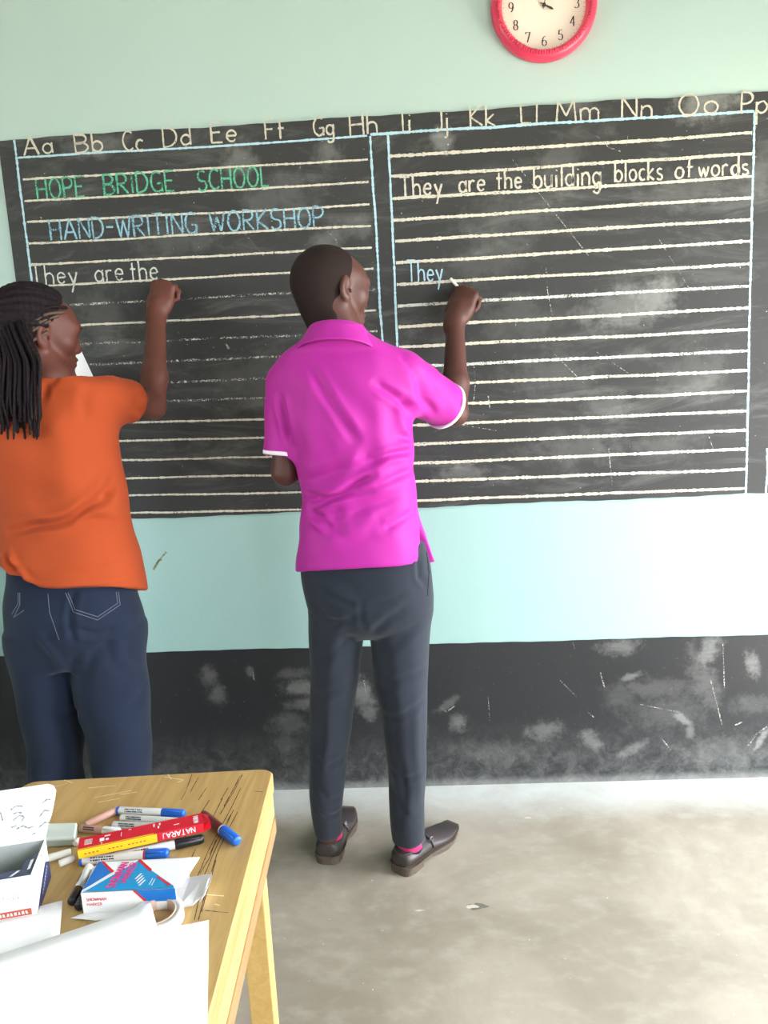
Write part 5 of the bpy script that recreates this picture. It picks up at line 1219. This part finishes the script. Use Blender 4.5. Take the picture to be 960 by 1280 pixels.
P4 = [g(0, .0, z0+.001), g(-.012, -.010, z0+.003), g(.02, -.014, z0+.001), g(Lm*.55, -.010, z0+.001), g(Lm*.6, 0, z0+.001)]; patch(mb, P4); patch(mb, [p-Zr*.0005 for p in P4][::-1]); mb.build('card_flap', MAT['card'], mc)
# ---- roll of tape
tc = onz(196, 1141, TZ+.012); tr_ = empty('tape_roll', (tc[0], tc[1], TZ), 'roll of white tape half covered by the papers', 'tape')
V, Fc = lathe([(.0235, TZ+.0003), (.0315, TZ+.0003), (.032, TZ+.001), (.032, TZ+.0135), (.0315, TZ+.0142), (.0235, TZ+.0142), (.0235, TZ+.0003)], 48, (tc[0], tc[1], 0), 'z'); link('tape', V, Fc, MAT['tape'], tr_, True)
V, Fc = lathe([(.0212, TZ+.0003), (.0233, TZ+.0003), (.0233, TZ+.0148), (.0212, TZ+.0148), (.0212, TZ+.0003)], 48, (tc[0], tc[1], 0), 'z'); link('core', V, Fc, MAT['core'], tr_, True)
# ---- open white and navy box with its lid standing up behind
z0, H_ = TZ+.0003, .058; z1 = z0+H_
fr, nr = onz(57, 1048, z1), onz(39, 1094, z1); ey = unit(fr-nr); Wb = np.linalg.norm(fr-nr); ex = unit(np.cross(ey, Zr)); Lb = .105
base = np.array([nr[0], nr[1], 0])-ex*Lb; R3 = np.stack([ex, ey, Zr], 1); g = lambda u, v, z: base+ex*u+ey*v+Zr*z
cb = empty('chalk_box', g(Lb/2, Wb/2, z0), 'open white and navy cardboard box with raised lid at the left table edge', 'box')
t_ = .0012
def dip(u, v):                           # the rim dips towards the near right corner
    return 0
mb = MB(); mb.box((0, 0, z0), (Lb, Wb, z0+t_), R=R3, c=base, mi=0); mb.box((0, Wb-t_, z0), (Lb, Wb, z1), R=R3, c=base); mb.box((0, 0, z0), (t_, Wb, z1), R=R3, c=base); mb.box((0, 0, z0), (Lb, t_, z1), R=R3, c=base); mb.box((Lb-t_, 0, z0), (Lb, Wb, z1), R=R3, c=base)
bx_ = mb.build('box', MAT['card'], cb)
mb = MB(); i_ = t_+.0002
patch(mb, [g(i_, Wb-i_, z0+.002), g(Lb-i_, Wb-i_, z0+.002), g(Lb-i_, Wb-i_, z1-.001), g(i_, Wb-i_, z1-.001)]); patch(mb, [g(i_, i_, z0+.002), g(Lb-i_, i_, z0+.002), g(Lb-i_, i_, z1-.001), g(i_, i_, z1-.001)][::-1]); patch(mb, [g(i_, i_, z0+.002), g(Lb-i_, i_, z0+.002), g(Lb-i_, Wb-i_, z0+.002), g(i_, Wb-i_, z0+.002)])
patch(mb, [g(Lb-i_, i_, z0+.002), g(Lb-i_, Wb-i_, z0+.002), g(Lb-i_, Wb-i_, z1-.001), g(Lb-i_, i_, z1-.001)][::-1]); patch(mb, [g(i_, i_, z0+.002), g(i_, Wb-i_, z0+.002), g(i_, Wb-i_, z1-.001), g(i_, i_, z1-.001)]); mb.build('grey_lining', MAT['card_gray'], bx_)
mb = MB(); xx = Lb+.0003; patch(mb, [g(xx, 0, z0), g(xx, Wb, z0), g(xx, Wb, z0+H_*.42), g(xx, Wb*.78, z0+H_*.60), g(xx, Wb*.35, z0+H_*.30)]); mb.build('navy_print', MAT['navy'], bx_)
mb = MB(); 
for k in range(9): u = Wb*(.42+.05*k); zz = z0+H_*(.12+.035*k); patch(mb, [g(Lb+.0006, u, zz), g(Lb+.0006, u+.0016, zz+.001), g(Lb+.0006, u+.0016, zz+.004), g(Lb+.0006, u, zz+.003)])
mb.build('white_small_print', MAT['card'], bx_)['kind'] = 'stuff'
mb = MB(); cy_, cz_ = Wb*.55, z0+H_*.80
for a0, a1, rr in ((20, 200, .008), (-60, 60, .0045)):
    v, f = ribbon([(rr*math.cos(math.radians(a)), rr*math.sin(math.radians(a))) for a in np.linspace(a0, a1, 14)], .0012, jitter=.05, step=.001); mb.add([g(Lb+.0006, cy_+a, cz_+c) for a, _, c in v], f)
mb.build('round_emblem', MAT['ink'], bx_)
mb = MB(); patch(mb, [g(0, -.0003, z0+.005), g(Lb*.95, -.0003, z0+.005), g(Lb*.95, -.0003, z0+.014), g(0, -.0003, z0+.014)]); mb.build('red_label', MAT['rust'], bx_)
mb = MB()
for k in range(12): u = Lb*(.42+.042*k); patch(mb, [g(u, -.0006, z0+.0075), g(u+.0028, -.0006, z0+.0075), g(u+.0028-.001*(k % 2), -.0006, z0+.0115), g(u+.001*(k % 3 == 0), -.0006, z0+.0115)])
mb.build('label_small_print', MAT['card'], bx_)['kind'] = 'stuff'
mb = MB(); plane_text('chalk', g(Lb*.60, 0, z0+.0285), ex, Zr, .008, Lb*.26, mb, .0009); mb.build('lettering', MAT['card_gray'], bx_)
# navy inner tuck flap folded out of the near rim
mb = MB(); P = [g(.005, t_+.001, z1-.001), g(Lb-.004, t_+.001, z1-.001), g(Lb-.006, .024, z1-.005), g(.005, .024, z1-.005)]; patch(mb, P); patch(mb, [p-Zr*.0008 for p in P][::-1])
P = [g(Lb-t_-.001, .003, z1-.001), g(Lb-t_-.001, Wb*.62, z1-.001), g(Lb-.018, Wb*.55, z1-.006), g(Lb-.018, .012, z1-.006)]; patch(mb, P); patch(mb, [p-Zr*.0008 for p in P][::-1]); mb.build('tuck_flap', MAT['navy'], cb)
mb = MB()
for (u0, v0, u1, v1) in ((Lb*.74, .005, Lb*.80, .014), (Lb*.50, .005, Lb*.54, .012)): patch(mb, [g(u0, v0, z1-.0003), g(u0+.004, v0, z1-.0003), g(u1+.004, v1+.004, z1-.0022), g(u1, v1+.004, z1-.0022)])
patch(mb, [g(Lb-.005, Wb*.2, z1-.0006), g(Lb-.005, Wb*.46, z1-.0006), g(Lb-.009, Wb*.46, z1-.0018), g(Lb-.009, Wb*.2, z1-.0018)]); mb.build('white_stripe', MAT['card'], cb)
# lid
Hl = .070; lean = .35
def lidp(u, h): return g(u, Wb-.0006+h*math.sin(lean), z1+h*math.cos(lean))
prof = [(0, 0), (Lb, 0)]+[(Lb+.004+.012*(k/4)**.7, Hl*(.25+.60*k/4)) for k in range(5)]+[(Lb+.013, Hl*.95), (Lb+.006, Hl), (0, Hl)]
P = [lidp(u, h) for u, h in prof]; nl = np.array(unit(np.cross(P[1]-P[0], P[-1]-P[0]))); k = len(P); V = [p for p in P]+[p-nl*.0009 for p in P]
lid = link('lid', V, [tuple(range(k)), tuple(range(k, 2*k))[::-1]]+[(i, k+i, k+(i+1) % k, (i+1) % k) for i in range(k)], MAT['card'], cb)
mb = MB()
for s in [[(.62,.42),(.70,.50),(.76,.46),(.72,.38)],[(.60,.62),(.66,.68),(.74,.66)],[(.66,.26),(.74,.30),(.80,.24),(.86,.26)],[(.98,.66),(1.04,.72),(1.08,.70)],[(.94,.42),(1.0,.52),(1.06,.50)],[(.92,.22),(1.0,.30),(1.06,.28)],[(.84,.10),(.88,.14)],[(.62,.54),(.68,.56),(.73,.54)],[(.60,.30),(.66,.32)],[(.4,.5),(.48,.6),(.5,.45)],[(.3,.3),(.4,.36),(.46,.30)]]:
    v, f = ribbon([(a*Lb, b*Hl) for a, b in s], .0016, jitter=.6, step=.0015); mb.add([lidp(a, c)+nl*.0003 for a, _, c in v], f)
mb.build('brush_marks', MAT['faint_ink'], lid)
# ---- loose papers
def sheet(P0, e1, e2, l1, l2, z, label, curl=.0, corner=None):
    n = 14; V = []
    for i in range(n+1):
        for j in range(n+1):
            a, b = i/n, j/n; p = P0+e1*(a*l1)+e2*(b*l2)
            zz = z+curl*math.exp(-((a-corner[0])**2+(b-corner[1])**2)/.05) if corner else z
            V.append(np.array([p[0], p[1], zz]))
    k = len(V); V += [p-np.array([0, 0, .0008]) for p in V]; N1 = n+1
    Fc = [(i*N1+j, (i+1)*N1+j, (i+1)*N1+j+1, i*N1+j+1) for i in range(n) for j in range(n)]; Fc += [tuple(q+k for q in f)[::-1] for f in Fc]
    ring = [j for j in range(n+1)]+[i*N1+n for i in range(1, n+1)]+[n*N1+j for j in range(n-1, -1, -1)]+[i*N1 for i in range(n-1, 0, -1)]
    Fc += [(ring[i], ring[(i+1) % len(ring)], ring[(i+1) % len(ring)]+k, ring[i]+k) for i in range(len(ring))]
    if np.cross(e1, e2)[2] < 0: Fc = [f[::-1] for f in Fc]
    o = link('paper_sheet', V, Fc, MAT['paper'], None, True); recentre(o); return tag(o, label, 'paper', 'papers spread on the table')
P0 = onz(261, 1150, TZ+.002); e2 = unit(onz(259, 1280, TZ+.002)-P0); e1 = unit(np.cross(e2, Zr)); e1 = e1 if e1[0] < 0 else -e1
sheet(P0, e1, e2, .30, .36, TZ+.002, 'largest white paper sheet reaching farthest right, lowest of the papers')
P0 = onz(78, 1124, TZ+.006); e1 = unit(onz(0, 1144, TZ+.006)-P0); e2 = unit(np.cross(e1, Zr)); e2 = e2 if e2[1] < 0 else -e2
sheet(P0, e1, e2, .20, .29, TZ+.0045, 'white paper sheet at the left, its corner below the open white box')
P0 = onz(188, 1126, TZ+.022); e1 = unit(onz(105, 1157, TZ+.018)-P0); e1[2] = 0; e1 = unit(e1); e2 = unit(np.cross(e1, Zr)); e2 = e2 if e2[1] < 0 else -e2
sheet(P0, e1, e2, .20, .28, TZ+.017, 'white paper sheet lying over the roll of tape, topmost of the papers', .003, (0, 0))
